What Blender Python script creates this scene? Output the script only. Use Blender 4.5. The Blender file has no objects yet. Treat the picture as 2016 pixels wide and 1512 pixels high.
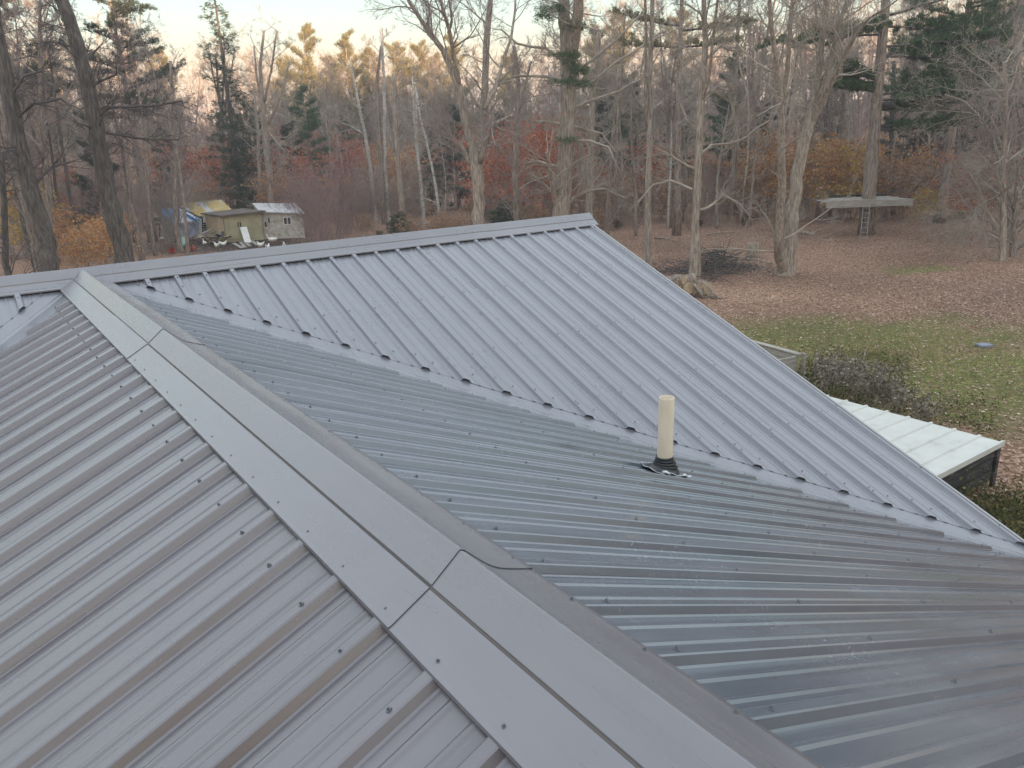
import bpy, math, random
import numpy as np
from mathutils import Vector, Matrix
R = math.radians
sc = bpy.context.scene
col = sc.collection
PS, PR, PL = .4165, .4096, .4373          # slopes of the three roof planes in view
RIB = .2286
GZ = -4.8                                  # yard level (ridge of the roof is z = 0)

# ------------------------------------------------------------------ camera
CAM = Vector((-.78218, -7.06343, .92173)); YAW, PIT, ROL, FPX = .6091456, -.3049978, -.0369924, 1534.03
_f = Vector((math.cos(PIT)*math.sin(YAW), math.cos(PIT)*math.cos(YAW), math.sin(PIT)))
_r0 = Vector((math.cos(YAW), -math.sin(YAW), 0)); _u0 = _r0.cross(_f)
_r = math.cos(ROL)*_r0 + math.sin(ROL)*_u0; _u = -math.sin(ROL)*_r0 + math.cos(ROL)*_u0
cd = bpy.data.cameras.new('camera'); cam = bpy.data.objects.new('camera', cd); col.objects.link(cam)
m = Matrix((( _r.x, _u.x, -_f.x, CAM.x), (_r.y, _u.y, -_f.y, CAM.y), (_r.z, _u.z, -_f.z, CAM.z), (0, 0, 0, 1)))
cam.matrix_world = m
cd.sensor_width = 36; cd.lens = FPX/2016*36; cd.clip_end = 3000; cd.clip_start = .05
sc.camera = cam
HF = Vector((math.sin(YAW), math.cos(YAW), 0)); HR = Vector((math.cos(YAW), -math.sin(YAW), 0))

# ------------------------------------------------------------------ sky, sun, exposure
SUN_EL, SUN_AZ = 3.2, 196.0        # low sun behind the camera, compass azimuth in degrees from +y clockwise
w = bpy.data.worlds.new('World'); sc.world = w; w.use_nodes = True
nt = w.node_tree; nt.nodes.clear()
out = nt.nodes.new('ShaderNodeOutputWorld'); bg = nt.nodes.new('ShaderNodeBackground')
sky = nt.nodes.new('ShaderNodeTexSky'); sky.sky_type = 'NISHITA'; sky.sun_disc = False
sky.sun_elevation = R(SUN_EL); sky.sun_rotation = R(SUN_AZ); sky.air_density = 1.0; sky.dust_density = 1.5
tc = nt.nodes.new('ShaderNodeTexCoord'); sp = nt.nodes.new('ShaderNodeSeparateXYZ')
rmp = nt.nodes.new('ShaderNodeValToRGB'); el = rmp.color_ramp.elements
el[0].position = 0.0; el[0].color = (.95, .66, .50, 1)
el[1].position = 1.0; el[1].color = (.68, .76, .86, 1)
for p_, c_ in ((.05, (.56, .40, .32, 1)), (.095, (.52, .44, .35, 1)), (.125, (.42, .48, .42, 1)), (.18, (.34, .46, .47, 1)), (.35, (.74, .82, .88, 1)), (.6, (.72, .79, .87, 1))):
    e_ = el.new(p_); e_.color = c_
mul = nt.nodes.new('ShaderNodeMixRGB'); mul.blend_type = 'ADD'; mul.inputs[0].default_value = 1
sc_ = nt.nodes.new('ShaderNodeVectorMath'); sc_.operation = 'SCALE'; sc_.inputs[3].default_value = 5.2
sks = nt.nodes.new('ShaderNodeVectorMath'); sks.operation = 'SCALE'; sks.inputs[3].default_value = .35; nt.links.new(sky.outputs[0], sks.inputs[0])
nt.links.new(tc.outputs['Generated'], sp.inputs[0]); nt.links.new(sp.outputs['Z'], rmp.inputs[0])
nt.links.new(rmp.outputs[0], sc_.inputs[0]); nt.links.new(sc_.outputs[0], mul.inputs[1]); nt.links.new(sks.outputs[0], mul.inputs[2])
nt.links.new(mul.outputs[0], bg.inputs[0]); bg.inputs[1].default_value = .1; nt.links.new(bg.outputs[0], out.inputs[0])
sd = bpy.data.lights.new('sun', 'SUN'); sd.energy = 5.0; sd.angle = R(.6); sd.color = (1, .62, .34)
so = bpy.data.objects.new('sun', sd); col.objects.link(so)
sv = Vector((math.sin(R(SUN_AZ))*math.cos(R(SUN_EL)), math.cos(R(SUN_AZ))*math.cos(R(SUN_EL)), math.sin(R(SUN_EL))))
so.rotation_euler = sv.to_track_quat('Z', 'Y').to_euler()
so.location = (0, 0, 60)
sc.view_settings.view_transform = 'Standard'; sc.view_settings.look = 'None'
sc.view_settings.exposure = 1.80; sc.view_settings.gamma = 1
sc.cycles.max_bounces = 6; sc.cycles.diffuse_bounces = 3; sc.cycles.glossy_bounces = 3
sc.cycles.transparent_max_bounces = 8; sc.cycles.use_denoising = True

# ------------------------------------------------------------------ helpers
def tag(o, label=None, cat=None, group=None, kind=None):
    if label: o['label'] = label
    if cat: o['category'] = cat
    if group: o['group'] = group
    if kind: o['kind'] = kind
    return o
def empty(name, loc=(0, 0, 0), rz=0):
    o = bpy.data.objects.new(name, None); col.objects.link(o); o.location = loc; o.rotation_euler = (0, 0, rz)
    o.empty_display_size = .2
    return o
def link(name, me, mat, parent=None):
    o = bpy.data.objects.new(name, me); col.objects.link(o)
    if mat and not me.materials: me.materials.append(mat)
    if parent: o.parent = parent
    return o
class MB:
    def __init__(s): s.v = []; s.f = []; s.sm = []
    def face(s, pts, smooth=False):
        n = len(s.v); s.v += [tuple(p) for p in pts]; s.f.append(tuple(range(n, n+len(pts)))); s.sm.append(smooth)
    def box(s, c, d, rz=0, M=None):
        n = len(s.v); cx, cy, cz = c; a, b, h = d[0]/2, d[1]/2, d[2]/2; co, si = math.cos(rz), math.sin(rz)
        for z in (-h, h):
            for x, y in ((-a, -b), (a, -b), (a, b), (-a, b)):
                p = Vector((x*co-y*si, x*si+y*co, z))
                if M is not None: p = M @ Vector((x, y, z))
                s.v.append((p.x+cx, p.y+cy, p.z+cz))
        for q in ((0, 3, 2, 1), (4, 5, 6, 7), (0, 1, 5, 4), (1, 2, 6, 5), (2, 3, 7, 6), (3, 0, 4, 7)):
            s.f.append(tuple(n+i for i in q)); s.sm.append(False)
    def beam(s, a, b, w, h):
        a = Vector(a); b = Vector(b); d = b-a; L = d.length; q = d.to_track_quat('X', 'Z').to_matrix()
        s.box((a+b)/2, (L, w, h), M=q)
    def tube(s, pts, rad, n=8, cap=True, smooth=True):
        k = len(pts); base = len(s.v); pr = None
        for i in range(k):
            a = pts[max(i-1, 0)]; b = pts[min(i+1, k-1)]
            dx, dy, dz = b[0]-a[0], b[1]-a[1], b[2]-a[2]; L = math.sqrt(dx*dx+dy*dy+dz*dz) or 1
            dx /= L; dy /= L; dz /= L
            if pr is None: pr = (1., 0., 0.) if abs(dx) < .8 else (0., 1., 0.)
            t = pr[0]*dx+pr[1]*dy+pr[2]*dz
            ux, uy, uz = pr[0]-t*dx, pr[1]-t*dy, pr[2]-t*dz; L = math.sqrt(ux*ux+uy*uy+uz*uz) or 1
            ux /= L; uy /= L; uz /= L; pr = (ux, uy, uz)
            wx, wy, wz = dy*uz-dz*uy, dz*ux-dx*uz, dx*uy-dy*ux
            p = pts[i]; r = rad[i]
            for cj, sj in CS[n]:
                s.v.append((p[0]+r*(ux*cj+wx*sj), p[1]+r*(uy*cj+wy*sj), p[2]+r*(uz*cj+wz*sj)))
        for i in range(k-1):
            o = base+i*n
            for j in range(n):
                j2 = (j+1) % n
                s.f.append((o+j, o+j2, o+n+j2, o+n+j)); s.sm.append(smooth)
        if cap:
            s.f.append(tuple(base+(n-1-j) for j in range(n))); s.sm.append(False)
            s.f.append(tuple(base+(k-1)*n+j for j in range(n))); s.sm.append(False)
    def mesh(s, name):
        me = bpy.data.meshes.new(name); me.from_pydata(s.v, [], s.f)
        me.polygons.foreach_set('use_smooth', s.sm); me.update(); return me
    def build(s, name, mat, parent=None): return link(name, s.mesh(name), mat, parent)
CS = {n: [(math.cos(2*math.pi*j/n), math.sin(2*math.pi*j/n)) for j in range(n)] for n in (3, 4, 5, 6, 7, 8, 10, 12, 16, 24)}
def np_mesh(name, V, k, smooth=False):
    """V: (N*k,3) vertices, every k vertices one polygon"""
    n = len(V)//k; me = bpy.data.meshes.new(name); me.vertices.add(len(V)); me.vertices.foreach_set('co', np.asarray(V, np.float32).ravel())
    me.loops.add(len(V)); me.loops.foreach_set('vertex_index', np.arange(len(V), dtype=np.int32))
    me.polygons.add(n); me.polygons.foreach_set('loop_start', np.arange(0, len(V), k, dtype=np.int32))
    me.polygons.foreach_set('loop_total', np.full(n, k, np.int32))
    me.update(calc_edges=True); return me
def ray(px, py):
    d = _f + _r*((px-1008)/FPX) - _u*((py-756)/FPX); return d.normalized()
def at(px, py, D):
    """point seen at photo pixel px,py at horizontal forward distance D"""
    d = ray(px, py); return CAM + d*(D/(d.dot(HF)))
def on_ground(px, py, z=GZ):
    d = ray(px, py); return CAM + d*((z-CAM.z)/d.z)
def fwd(p): return (Vector(p)-CAM).dot(HF)

def mat(name, base=(.2, .2, .2), rough=.6, spec=.5, metal=0, emis=None):
    m = bpy.data.materials.new(name); m.use_nodes = True; b = m.node_tree.nodes['Principled BSDF']
    b.inputs['Base Color'].default_value = (*base, 1); b.inputs['Roughness'].default_value = rough
    b.inputs['Specular IOR Level'].default_value = spec; b.inputs['Metallic'].default_value = metal
    return m
def N(m, t, **kw):
    n = m.node_tree.nodes.new(t)
    for k, v in kw.items():
        if k in n.inputs: n.inputs[k].default_value = v
        else: setattr(n, k, v)
    return n
def L(m, a, b): m.node_tree.links.new(a, b)
def ramp(m, stops, fac=None, interp='LINEAR'):
    r = m.node_tree.nodes.new('ShaderNodeValToRGB'); e = r.color_ramp.elements; r.color_ramp.interpolation = interp
    e[0].position, e[0].color = stops[0][0], (*stops[0][1], 1); e[1].position, e[1].color = stops[-1][0], (*stops[-1][1], 1)
    for p, c in stops[1:-1]:
        q = e.new(p); q.color = (*c, 1)
    if fac is not None: L(m, fac, r.inputs[0])
    return r
def noisy(name, stops, scale=4, rough=.8, stretch=None, detail=6, bump=0, bscale=None, spec=.3, coord='Object', dist=0, bdist=.01, rrange=None):
    m = mat(name, rough=rough, spec=spec); b = m.node_tree.nodes['Principled BSDF']
    tc = N(m, 'ShaderNodeTexCoord'); src = tc.outputs[coord]
    if stretch:
        mp = N(m, 'ShaderNodeMapping'); mp.inputs['Scale'].default_value = stretch; L(m, src, mp.inputs[0]); src = mp.outputs[0]
    n = N(m, 'ShaderNodeTexNoise', Scale=scale, Detail=detail, Roughness=.6, Distortion=dist); L(m, src, n.inputs['Vector'])
    r = ramp(m, stops, n.outputs['Fac']); L(m, r.outputs[0], b.inputs['Base Color'])
    if rrange:
        mr = N(m, 'ShaderNodeMapRange'); mr.inputs[3].default_value, mr.inputs[4].default_value = rrange
        L(m, n.outputs['Fac'], mr.inputs[0]); L(m, mr.outputs[0], b.inputs['Roughness'])
    if bump:
        n2 = N(m, 'ShaderNodeTexNoise', Scale=bscale or scale*2, Detail=5); L(m, src, n2.inputs['Vector'])
        bp = N(m, 'ShaderNodeBump', Strength=bump, Distance=bdist); L(m, n2.outputs['Fac'], bp.inputs['Height']); L(m, bp.outputs[0], b.inputs['Normal'])
    return m
def island(name, stops, rough=.7, trans=0, spec=.2):
    """leaf-like material: every loose face takes its own colour from the stops"""
    m = mat(name, rough=rough, spec=spec); b = m.node_tree.nodes['Principled BSDF']
    g = N(m, 'ShaderNodeNewGeometry'); r = ramp(m, stops, g.outputs['Random Per Island']); L(m, r.outputs[0], b.inputs['Base Color'])
    if trans:
        t = N(m, 'ShaderNodeBsdfTranslucent'); mx = N(m, 'ShaderNodeMixShader'); mx.inputs[0].default_value = trans
        L(m, r.outputs[0], t.inputs[0]); o = m.node_tree.nodes['Material Output']
        L(m, b.outputs[0], mx.inputs[1]); L(m, t.outputs[0], mx.inputs[2]); L(m, mx.outputs[0], o.inputs[0])
    return m

# roof paint: charcoal grey enamel with dust, faint scuffs and oil-canning
def roof_paint(name, base, rough, dust=.25, axis='x', wave=.006, scuff=0.):
    m = mat(name, rough=rough, spec=.5); b = m.node_tree.nodes['Principled BSDF']
    b.inputs['IOR'].default_value = 1.85
    tc = N(m, 'ShaderNodeTexCoord'); src = tc.outputs['Object']
    n = N(m, 'ShaderNodeTexNoise', Scale=1.3, Detail=7, Roughness=.65); L(m, src, n.inputs['Vector'])
    mp = N(m, 'ShaderNodeMapping'); mp.inputs['Scale'].default_value = (.5, 9, .5) if axis == 'x' else (9, .5, .5)
    L(m, src, mp.inputs[0]); st = N(m, 'ShaderNodeTexNoise', Scale=1.6, Detail=6, Roughness=.6); L(m, mp.outputs[0], st.inputs['Vector'])
    mx = N(m, 'ShaderNodeMath', operation='MULTIPLY'); L(m, n.outputs['Fac'], mx.inputs[0]); L(m, st.outputs['Fac'], mx.inputs[1])
    d = [min(1, c*(1+1.1*dust)+.02) for c in base]
    r = ramp(m, [(.12, base), (.42, d)], mx.outputs[0])
    colo = r.outputs[0]
    if scuff:
        sn = N(m, 'ShaderNodeTexNoise', Scale=38, Detail=3, Roughness=.7, Distortion=1.6); L(m, src, sn.inputs['Vector'])
        big = N(m, 'ShaderNodeTexNoise', Scale=2.1, Detail=3); L(m, src, big.inputs['Vector'])
        sr = ramp(m, [(.60, (0, 0, 0)), (.72, (1, 1, 1))], sn.outputs['Fac']); br = ramp(m, [(.48, (0, 0, 0)), (.64, (1, 1, 1))], big.outputs['Fac'])
        mm = N(m, 'ShaderNodeMath', operation='MULTIPLY'); L(m, sr.outputs[0], mm.inputs[0]); L(m, br.outputs[0], mm.inputs[1])
        m2 = N(m, 'ShaderNodeMath', operation='MULTIPLY'); L(m, mm.outputs[0], m2.inputs[0]); m2.inputs[1].default_value = scuff
        mc = N(m, 'ShaderNodeMixRGB'); L(m, m2.outputs[0], mc.inputs[0]); L(m, colo, mc.inputs[1]); mc.inputs[2].default_value = (.5, .5, .48, 1); colo = mc.outputs[0]
    L(m, colo, b.inputs['Base Color'])
    mr = N(m, 'ShaderNodeMapRange'); mr.inputs[1].default_value = .1; mr.inputs[2].default_value = .45
    mr.inputs[3].default_value = rough-.05; mr.inputs[4].default_value = rough+.14
    L(m, mx.outputs[0], mr.inputs[0]); L(m, mr.outputs[0], b.inputs['Roughness'])
    wv = N(m, 'ShaderNodeMapping'); wv.inputs['Scale'].default_value = (.8, 3.2, 1) if axis == 'x' else (3.2, .8, 1); L(m, src, wv.inputs[0])
    wn = N(m, 'ShaderNodeTexNoise', Scale=1.6, Detail=2); L(m, wv.outputs[0], wn.inputs['Vector'])
    bp = N(m, 'ShaderNodeBump', Strength=1, Distance=wave); L(m, wn.outputs['Fac'], bp.inputs['Height']); L(m, bp.outputs[0], b.inputs['Normal'])
    return m
M = {}
M['roof_s'] = roof_paint('roof_metal_far', (.146, .148, .164), .27, .15, 'y')  # same paint on all slopes; each slope's lit look put into its base colour
M['roof_r'] = roof_paint('roof_metal_right', (.090, .102, .120), .17, .30, 'x', wave=.0018, scuff=.45)  # same paint, this slope's darker look put into the colour
M['roof_l'] = roof_paint('roof_metal_left', (.098, .087, .094), .24, .15, 'x', wave=.003)  # same paint again, darkened to this slope's look
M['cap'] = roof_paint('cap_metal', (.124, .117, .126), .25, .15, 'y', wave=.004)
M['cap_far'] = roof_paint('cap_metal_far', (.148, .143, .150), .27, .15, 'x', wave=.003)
M['lip'] = mat('lip_metal', (.33, .37, .40), .4)
M['groove'] = mat('groove_strip', (.10, .085, .072), .8)
M['screw'] = mat('screw_metal', (.17, .18, .19), .35, .5, .5)
M['trim'] = roof_paint('trim_metal', (.23, .22, .22), .4, .2, 'y')
M['deck'] = noisy('roof_underlay_felt', [(.3, (.022, .022, .023)), (.7, (.035, .035, .036))], 6)
M['siding'] = noisy('siding', [(.3, (.42, .40, .36)), (.7, (.5, .48, .43))], 3, stretch=(1, 1, 8))
M['bark'] = noisy('bark_grey_brown', [(.3, (.09, .07, .055)), (.5, (.24, .19, .155)), (.7, (.39, .33, .27))], 16, .9, (1, 1, .14), bump=1, bscale=22, bdist=.03)
M['bark_pale'] = noisy('bark_pale', [(.3, (.12, .095, .075)), (.5, (.30, .25, .20)), (.7, (.48, .41, .34))], 16, .9, (1, 1, .14), bump=1, bscale=22, bdist=.03)
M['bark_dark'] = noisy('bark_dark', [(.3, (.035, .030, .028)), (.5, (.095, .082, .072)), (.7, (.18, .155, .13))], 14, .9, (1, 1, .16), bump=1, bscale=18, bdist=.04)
M['birch'] = noisy('bark_birch', [(.3, (.14, .12, .10)), (.45, (.42, .39, .35)), (.7, (.55, .52, .47))], 3, .8, (1, 1, 3), bump=.2)
M['twig'] = noisy('twig', [(.3, (.21, .17, .15)), (.7, (.37, .305, .265))], 2, .9)
M['twig_pale'] = noisy('twig_pale', [(.3, (.28, .24, .20)), (.7, (.46, .40, .33))], 2, .9)
M['twig_dark'] = noisy('twig_dark', [(.3, (.06, .052, .05)), (.7, (.12, .10, .095))], 2, .9)
M['twig_plum'] = noisy('twig_plum', [(.3, (.22, .15, .145)), (.7, (.34, .24, .225))], 2, .9)
M['needle'] = island('needle_green', [(0, (.045, .085, .045)), (.5, (.085, .14, .065)), (1, (.15, .20, .09))], trans=.2)
M['needle_far'] = island('needle_olive', [(0, (.10, .11, .05)), (.5, (.19, .18, .08)), (1, (.32, .27, .13))], trans=.2)
M['needle_dark'] = island('needle_spruce', [(0, (.035, .05, .034)), (.5, (.06, .08, .05)), (1, (.10, .12, .07))], trans=.15)
M['leaf_orange'] = island('leaf_orange', [(0, (.28, .12, .05)), (.4, (.46, .22, .08)), (.75, (.58, .33, .13)), (1, (.52, .38, .22))], trans=.3)
M['leaf_red'] = island('leaf_red', [(0, (.26, .08, .05)), (.5, (.42, .13, .07)), (1, (.50, .24, .13))], trans=.3)
M['leaf_yellow'] = island('leaf_yellow', [(0, (.35, .22, .05)), (.5, (.50, .34, .07)), (1, (.60, .42, .12))], trans=.3)
M['leaf_brown'] = island('leaf_brown', [(0, (.18, .11, .07)), (.5, (.34, .21, .12)), (1, (.48, .32, .20))], trans=.25)
M['leaf_green'] = island('leaf_green', [(0, (.045, .06, .02)), (.5, (.09, .10, .03)), (.8, (.16, .13, .05)), (1, (.22, .15, .08))], trans=.25)

# ------------------------------------------------------------------ terrain
def smooth(a, b, x):
    t = min(1, max(0, (x-a)/(b-a))); return t*t*(3-2*t)
def gz(x, y):
    rx, ry = x-CAM.x, y-CAM.y
    d = math.hypot(rx, ry); f = rx*HF.x+ry*HF.y
    z = GZ
    if d > 18: z += .22*(math.sin(x*.23+1.3)*math.cos(y*.19))*smooth(18, 40, d)
    rise = 27-16*smooth(-60, 60, f)  # unseen hill behind the camera, raised to keep the low sun off the yard
    z += rise*smooth(70, 190, d)
    return z
def make_ground():
    V = []; F = []
    rings = [0, 4, 8, 12, 16, 20, 25, 30, 35, 40, 46, 52, 60, 68, 76, 84, 92, 102, 114, 128, 144, 162, 184, 210, 250, 320, 450]
    n = 120
    for r_ in rings:
        for j in range(n):
            a = 2*math.pi*j/n; x, y = CAM.x+r_*math.cos(a), CAM.y+r_*math.sin(a); V.append((x, y, gz(x, y)))
    for i in range(len(rings)-1):
        for j in range(n):
            j2 = (j+1) % n; F.append((i*n+j, (i+1)*n+j, (i+1)*n+j2, i*n+j2))
    me = bpy.data.meshes.new('ground'); me.from_pydata(V, [], F[n*0:]); me.polygons.foreach_set('use_smooth', [True]*len(me.polygons)); me.update()
    m = mat('ground_litter', rough=.95, spec=.15); b = m.node_tree.nodes['Principled BSDF']
    tc = N(m, 'ShaderNodeTexCoord'); src = tc.outputs['Object']
    fine = N(m, 'ShaderNodeTexVoronoi', Scale=19); fine.feature = 'F1'; L(m, src, fine.inputs['Vector'])
    sepc = N(m, 'ShaderNodeSeparateColor'); L(m, fine.outputs['Color'], sepc.inputs[0])
    leaf = ramp(m, [(0, (.12, .07, .045)), (.35, (.23, .14, .092)), (.7, (.34, .215, .15)), (1, (.48, .35, .25))], sepc.outputs[0])
    gn = N(m, 'ShaderNodeTexNoise', Scale=6, Detail=8, Roughness=.7); L(m, src, gn.inputs['Vector'])
    grass = ramp(m, [(.3, (.085, .095, .03)), (.5, (.16, .175, .055)), (.7, (.25, .25, .09))], gn.outputs['Fac'])
    # green lawn patch around the middle of the yard
    def blob(cx, cy, rx, ry, rot=0):
        mp = N(m, 'ShaderNodeMapping'); mp.vector_type = 'TEXTURE'; mp.inputs['Location'].default_value = (cx, cy, GZ); mp.inputs['Rotation'].default_value = (0, 0, rot); mp.inputs['Scale'].default_value = (rx, ry, 30)
        L(m, src, mp.inputs[0]); ln = N(m, 'ShaderNodeVectorMath', operation='LENGTH'); L(m, mp.outputs[0], ln.inputs[0])
        r = N(m, 'ShaderNodeMapRange'); r.inputs[1].default_value = .25; r.inputs[2].default_value = 1.25; r.inputs[3].default_value = 1; r.inputs[4].default_value = 0
        L(m, ln.outputs['Value'], r.inputs[0]); return r.outputs[0]
    def mth(op, a, b_):
        n_ = N(m, 'ShaderNodeMath', operation=op)
        for i_, q in enumerate((a, b_)):
            if isinstance(q, (int, float)): n_.inputs[i_].default_value = q
            else: L(m, q, n_.inputs[i_])
        return n_.outputs[0]
    g1 = on_ground(1640, 665); g2 = on_ground(1800, 740); g3 = on_ground(1790, 530)
    bl = mth('MAXIMUM', mth('MAXIMUM', blob(g1.x, g1.y, 8.5, 3.4, R(-38)), blob(g2.x, g2.y, 8.0, 4.6, R(-55))), mth('MULTIPLY', blob(g3.x, g3.y, 3.0, 1.5, R(-40)), .8))
    pn = N(m, 'ShaderNodeTexNoise', Scale=.55, Detail=6, Roughness=.7); L(m, src, pn.inputs['Vector'])
    fac = mth('ADD', bl, mth('MULTIPLY', mth('SUBTRACT', pn.outputs['Fac'], .5), 1.6))
    fr = ramp(m, [(.35, (0, 0, 0)), (.85, (1, 1, 1))], fac)
    # individual leaves over the lawn keep showing
    lf = mth('GREATER_THAN', sepc.outputs[1], .80); lf2 = mth('SUBTRACT', 1, mth('MULTIPLY', lf, .85))
    fin = mth('MULTIPLY', fr.outputs[0], lf2)
    mx = N(m, 'ShaderNodeMixRGB'); L(m, fin, mx.inputs[0]); L(m, leaf.outputs[0], mx.inputs[1]); L(m, grass.outputs[0], mx.inputs[2])
    # dark bare soil patches by the log pile
    s1 = on_ground(1350, 525); s2 = on_ground(1410, 515)
    s3 = on_ground(440, 485)
    so_ = mth('MAXIMUM', mth('MULTIPLY', blob(s3.x, s3.y, 11, 6, -YAW), .8), mth('MAXIMUM', blob(s1.x, s1.y, 3.0, 2.2, 0), blob(s2.x, s2.y, 2.6, 3.6, 0)))
    sf = ramp(m, [(.45, (0, 0, 0)), (.75, (1, 1, 1))], mth('ADD', so_, mth('MULTIPLY', mth('SUBTRACT', gn.outputs['Fac'], .5), 3.2)))
    m3 = N(m, 'ShaderNodeMixRGB'); L(m, sf.outputs[0], m3.inputs[0]); L(m, mx.outputs[0], m3.inputs[1]); m3.inputs[2].default_value = (.045, .038, .034, 1)
    # broad variation
    bn = N(m, 'ShaderNodeTexNoise', Scale=.16, Detail=4); L(m, src, bn.inputs['Vector'])
    br = ramp(m, [(.35, (.72, .70, .70)), (.65, (1.15, 1.1, 1.08))], bn.outputs['Fac'])
    m4 = N(m, 'ShaderNodeMixRGB'); m4.blend_type = 'MULTIPLY'; m4.inputs[0].default_value = 1; L(m, m3.outputs[0], m4.inputs[1]); L(m, br.outputs[0], m4.inputs[2])
    L(m, m4.outputs[0], b.inputs['Base Color'])
    bp = N(m, 'ShaderNodeBump', Strength=.8, Distance=.05); L(m, fine.outputs['Distance'], bp.inputs['Height']); L(m, bp.outputs[0], b.inputs['Normal'])
    o = link('ground', me, m); tag(o, kind='structure')
make_ground()

# ------------------------------------------------------------------ the house
XE = 5.285                     # rake of the far wing
YN = -12.2                     # rake of the near wing
XW = -9.0
house = empty('house', (0, 0, GZ))
tag(house, 'house under a ribbed charcoal metal roof with two crossing ridges, valley and white vent pipe', 'house')
def hb(mb, name, mt):
    # parent keeps world placement: the empty sits at GZ
    mb.v = [(x, y, z-GZ) for x, y, z in mb.v]; return mb.build(name, mt, house)
K = PR/PS
nS = Vector((0, -PS, 1)).normalized(); nR = Vector((PR, 0, 1)).normalized(); nL = Vector((-PL, 0, 1)).normalized(); nN = Vector((0, PS, 1)).normalized()
def surf(sl, x, y, h=0.):
    """point h metres above the plane through the rib tops"""
    if sl == 'S': return Vector((x, y, PS*y)) + nS*h
    if sl == 'N': return Vector((x, y, -PS*y)) + nN*h
    if sl == 'R': return Vector((x, y, -PR*x)) + nR*h
    return Vector((x, y, PL*x)) + nL*h
PROF = [(-.033, 0), (-.0265, .0030), (-.0175, .0216), (-.0125, .024), (.0125, .024), (.0175, .0216), (.0265, .0030), (.033, 0), (.0630, 0), (.0710, .0042), (.0785, .0042), (.0865, 0), (.1395, 0), (.1475, .0042), (.1550, .0042), (.1630, 0)]
def panels(sl, c0, span_lo, span_hi, lims, mt, lap=4, shift=0):
    """ribs at c0 + i*RIB across the slope; lims(c) -> (start, end) along the slope or None"""
    i0 = math.floor((span_lo-c0)/RIB)-1; i1 = math.ceil((span_hi-c0)/RIB)+1
    i0 = i0-((i0-shift) % lap)
    for s in range(i0, i1, lap):
        us = []
        for k in range(lap+1):
            for j, (u, h) in enumerate(PROF):
                if k == lap and j > 7: break
                if k == 0 and j < 1: continue          # over-lapping rib starts on its own flank
                lift = .0022 if k == 0 and j <= 7 else (0 if k < lap else -.0)
                us.append((c0+(s+k)*RIB+u, h+lift))
        mb = MB(); prev = None
        for u, h in us:
            if u < span_lo-1e-6 or u > span_hi+1e-6: prev = None; continue
            l = lims(u)
            if l is None: prev = None; continue
            a, b = l
            pa, pb = (surf(sl, u, a, h-.024), surf(sl, u, b, h-.024)) if sl in 'SN' else (surf(sl, a, u, h-.024), surf(sl, b, u, h-.024))
            if prev: mb.face([prev[0], pa, pb, prev[1]])
            prev = (pa, pb)
        if mb.f: hb(mb, 'roof_panel', mt)
SX0, RY0, LY0 = .4396, -1.3098, -6.1169
OS, OR_ = .1583, .3286
def limS(x):
    if x > 0:
        e = -K*x+OS
        return (-.11, e) if e < -.13 else None
    e = PL/PS*x+OS
    return (-.11, e) if e < -.13 else None
def limS_all(x):
    l = limS(x)
    if l is None: return None
    return (l[0], max(l[1], -5.45))
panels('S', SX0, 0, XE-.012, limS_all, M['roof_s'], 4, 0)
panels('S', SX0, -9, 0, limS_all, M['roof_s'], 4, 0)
def limR(y):
    if y > -.25: return None
    e = -y/K-OR_ if y > -(5.6+OR_)*K else 5.6
    return (.168, e) if e > .19 else None
def limL(y):
    e = -(y*PS/PL)-OR_ if y > -(5.6+OR_) else 5.6
    return (-.155, -e) if e > .18 else None
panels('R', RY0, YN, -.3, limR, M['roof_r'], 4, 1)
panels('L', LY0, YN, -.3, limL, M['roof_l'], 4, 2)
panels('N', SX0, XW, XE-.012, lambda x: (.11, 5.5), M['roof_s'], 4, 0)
# boarding under the sheets, so nothing shows through
mb = MB()
for sl, pts in (('S', [(0, 0), (XE-.03, 0), (XE-.03, -K*(XE-.03)), (0, 0)]), ('S', [(0, 0), (-5.5, -5.5*PL/PS), (-9, -5.5), (-9, 0)]),
                ('R', [(0, 0), (5.5, -5.5*K), (5.5, YN+.03), (0, YN+.03)]), ('L', [(0, 0), (0, YN+.03), (-5.5, YN+.03), (-5.5, -5.5*PL/PS)]), ('N', [(XE-.03, 0), (-9, 0), (-9, 5.5), (XE-.03, 5.5)])):
    for h in (-.040, -.075): mb.face([surf(sl, x, y, h) for x, y in dict.fromkeys(pts)])
hb(mb, 'roof_deck', M['deck'])
# valley flashing
for sgn, kk in ((1, K), (-1, PL/PS)):
    mb = MB(); sl2 = 'R' if sgn > 0 else 'L'
    W = .42; xe = XE-.02 if sgn > 0 else 5.4
    def vp(t, side, off, h):
        off = min(off, kk*t-.03) if side == 'S' else min(off, max(.02, 9))
        # off measured in plan across the valley
        if side == 'S': return surf('S', sgn*t, -kk*t+off, h)
        return surf(sl2, sgn*t, -kk*t-off, h)
    st = [(W, -.0265), (.10, -.0265), (.02, -.026), (.004, -.021)]
    rows = [('S', o_, h_) for o_, h_ in st]+[('R', o_, h_) for o_, h_ in reversed(st)]
    for i in range(len(rows)-1):
        a = rows[i]; b = rows[i+1]
        for t0, t1 in ((.12, .46), (.46, 2.25), (2.22, xe)):
            q = .0012 if t0 < 1 else 0
            mb.face([vp(t0, a[0], a[1], a[2]+q), vp(t1, a[0], a[1], a[2]+q), vp(t1, b[0], b[1], b[2]+q), vp(t0, b[0], b[1], b[2]+q)])
    hb(mb, 'valley_flashing', M['roof_s'])
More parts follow.
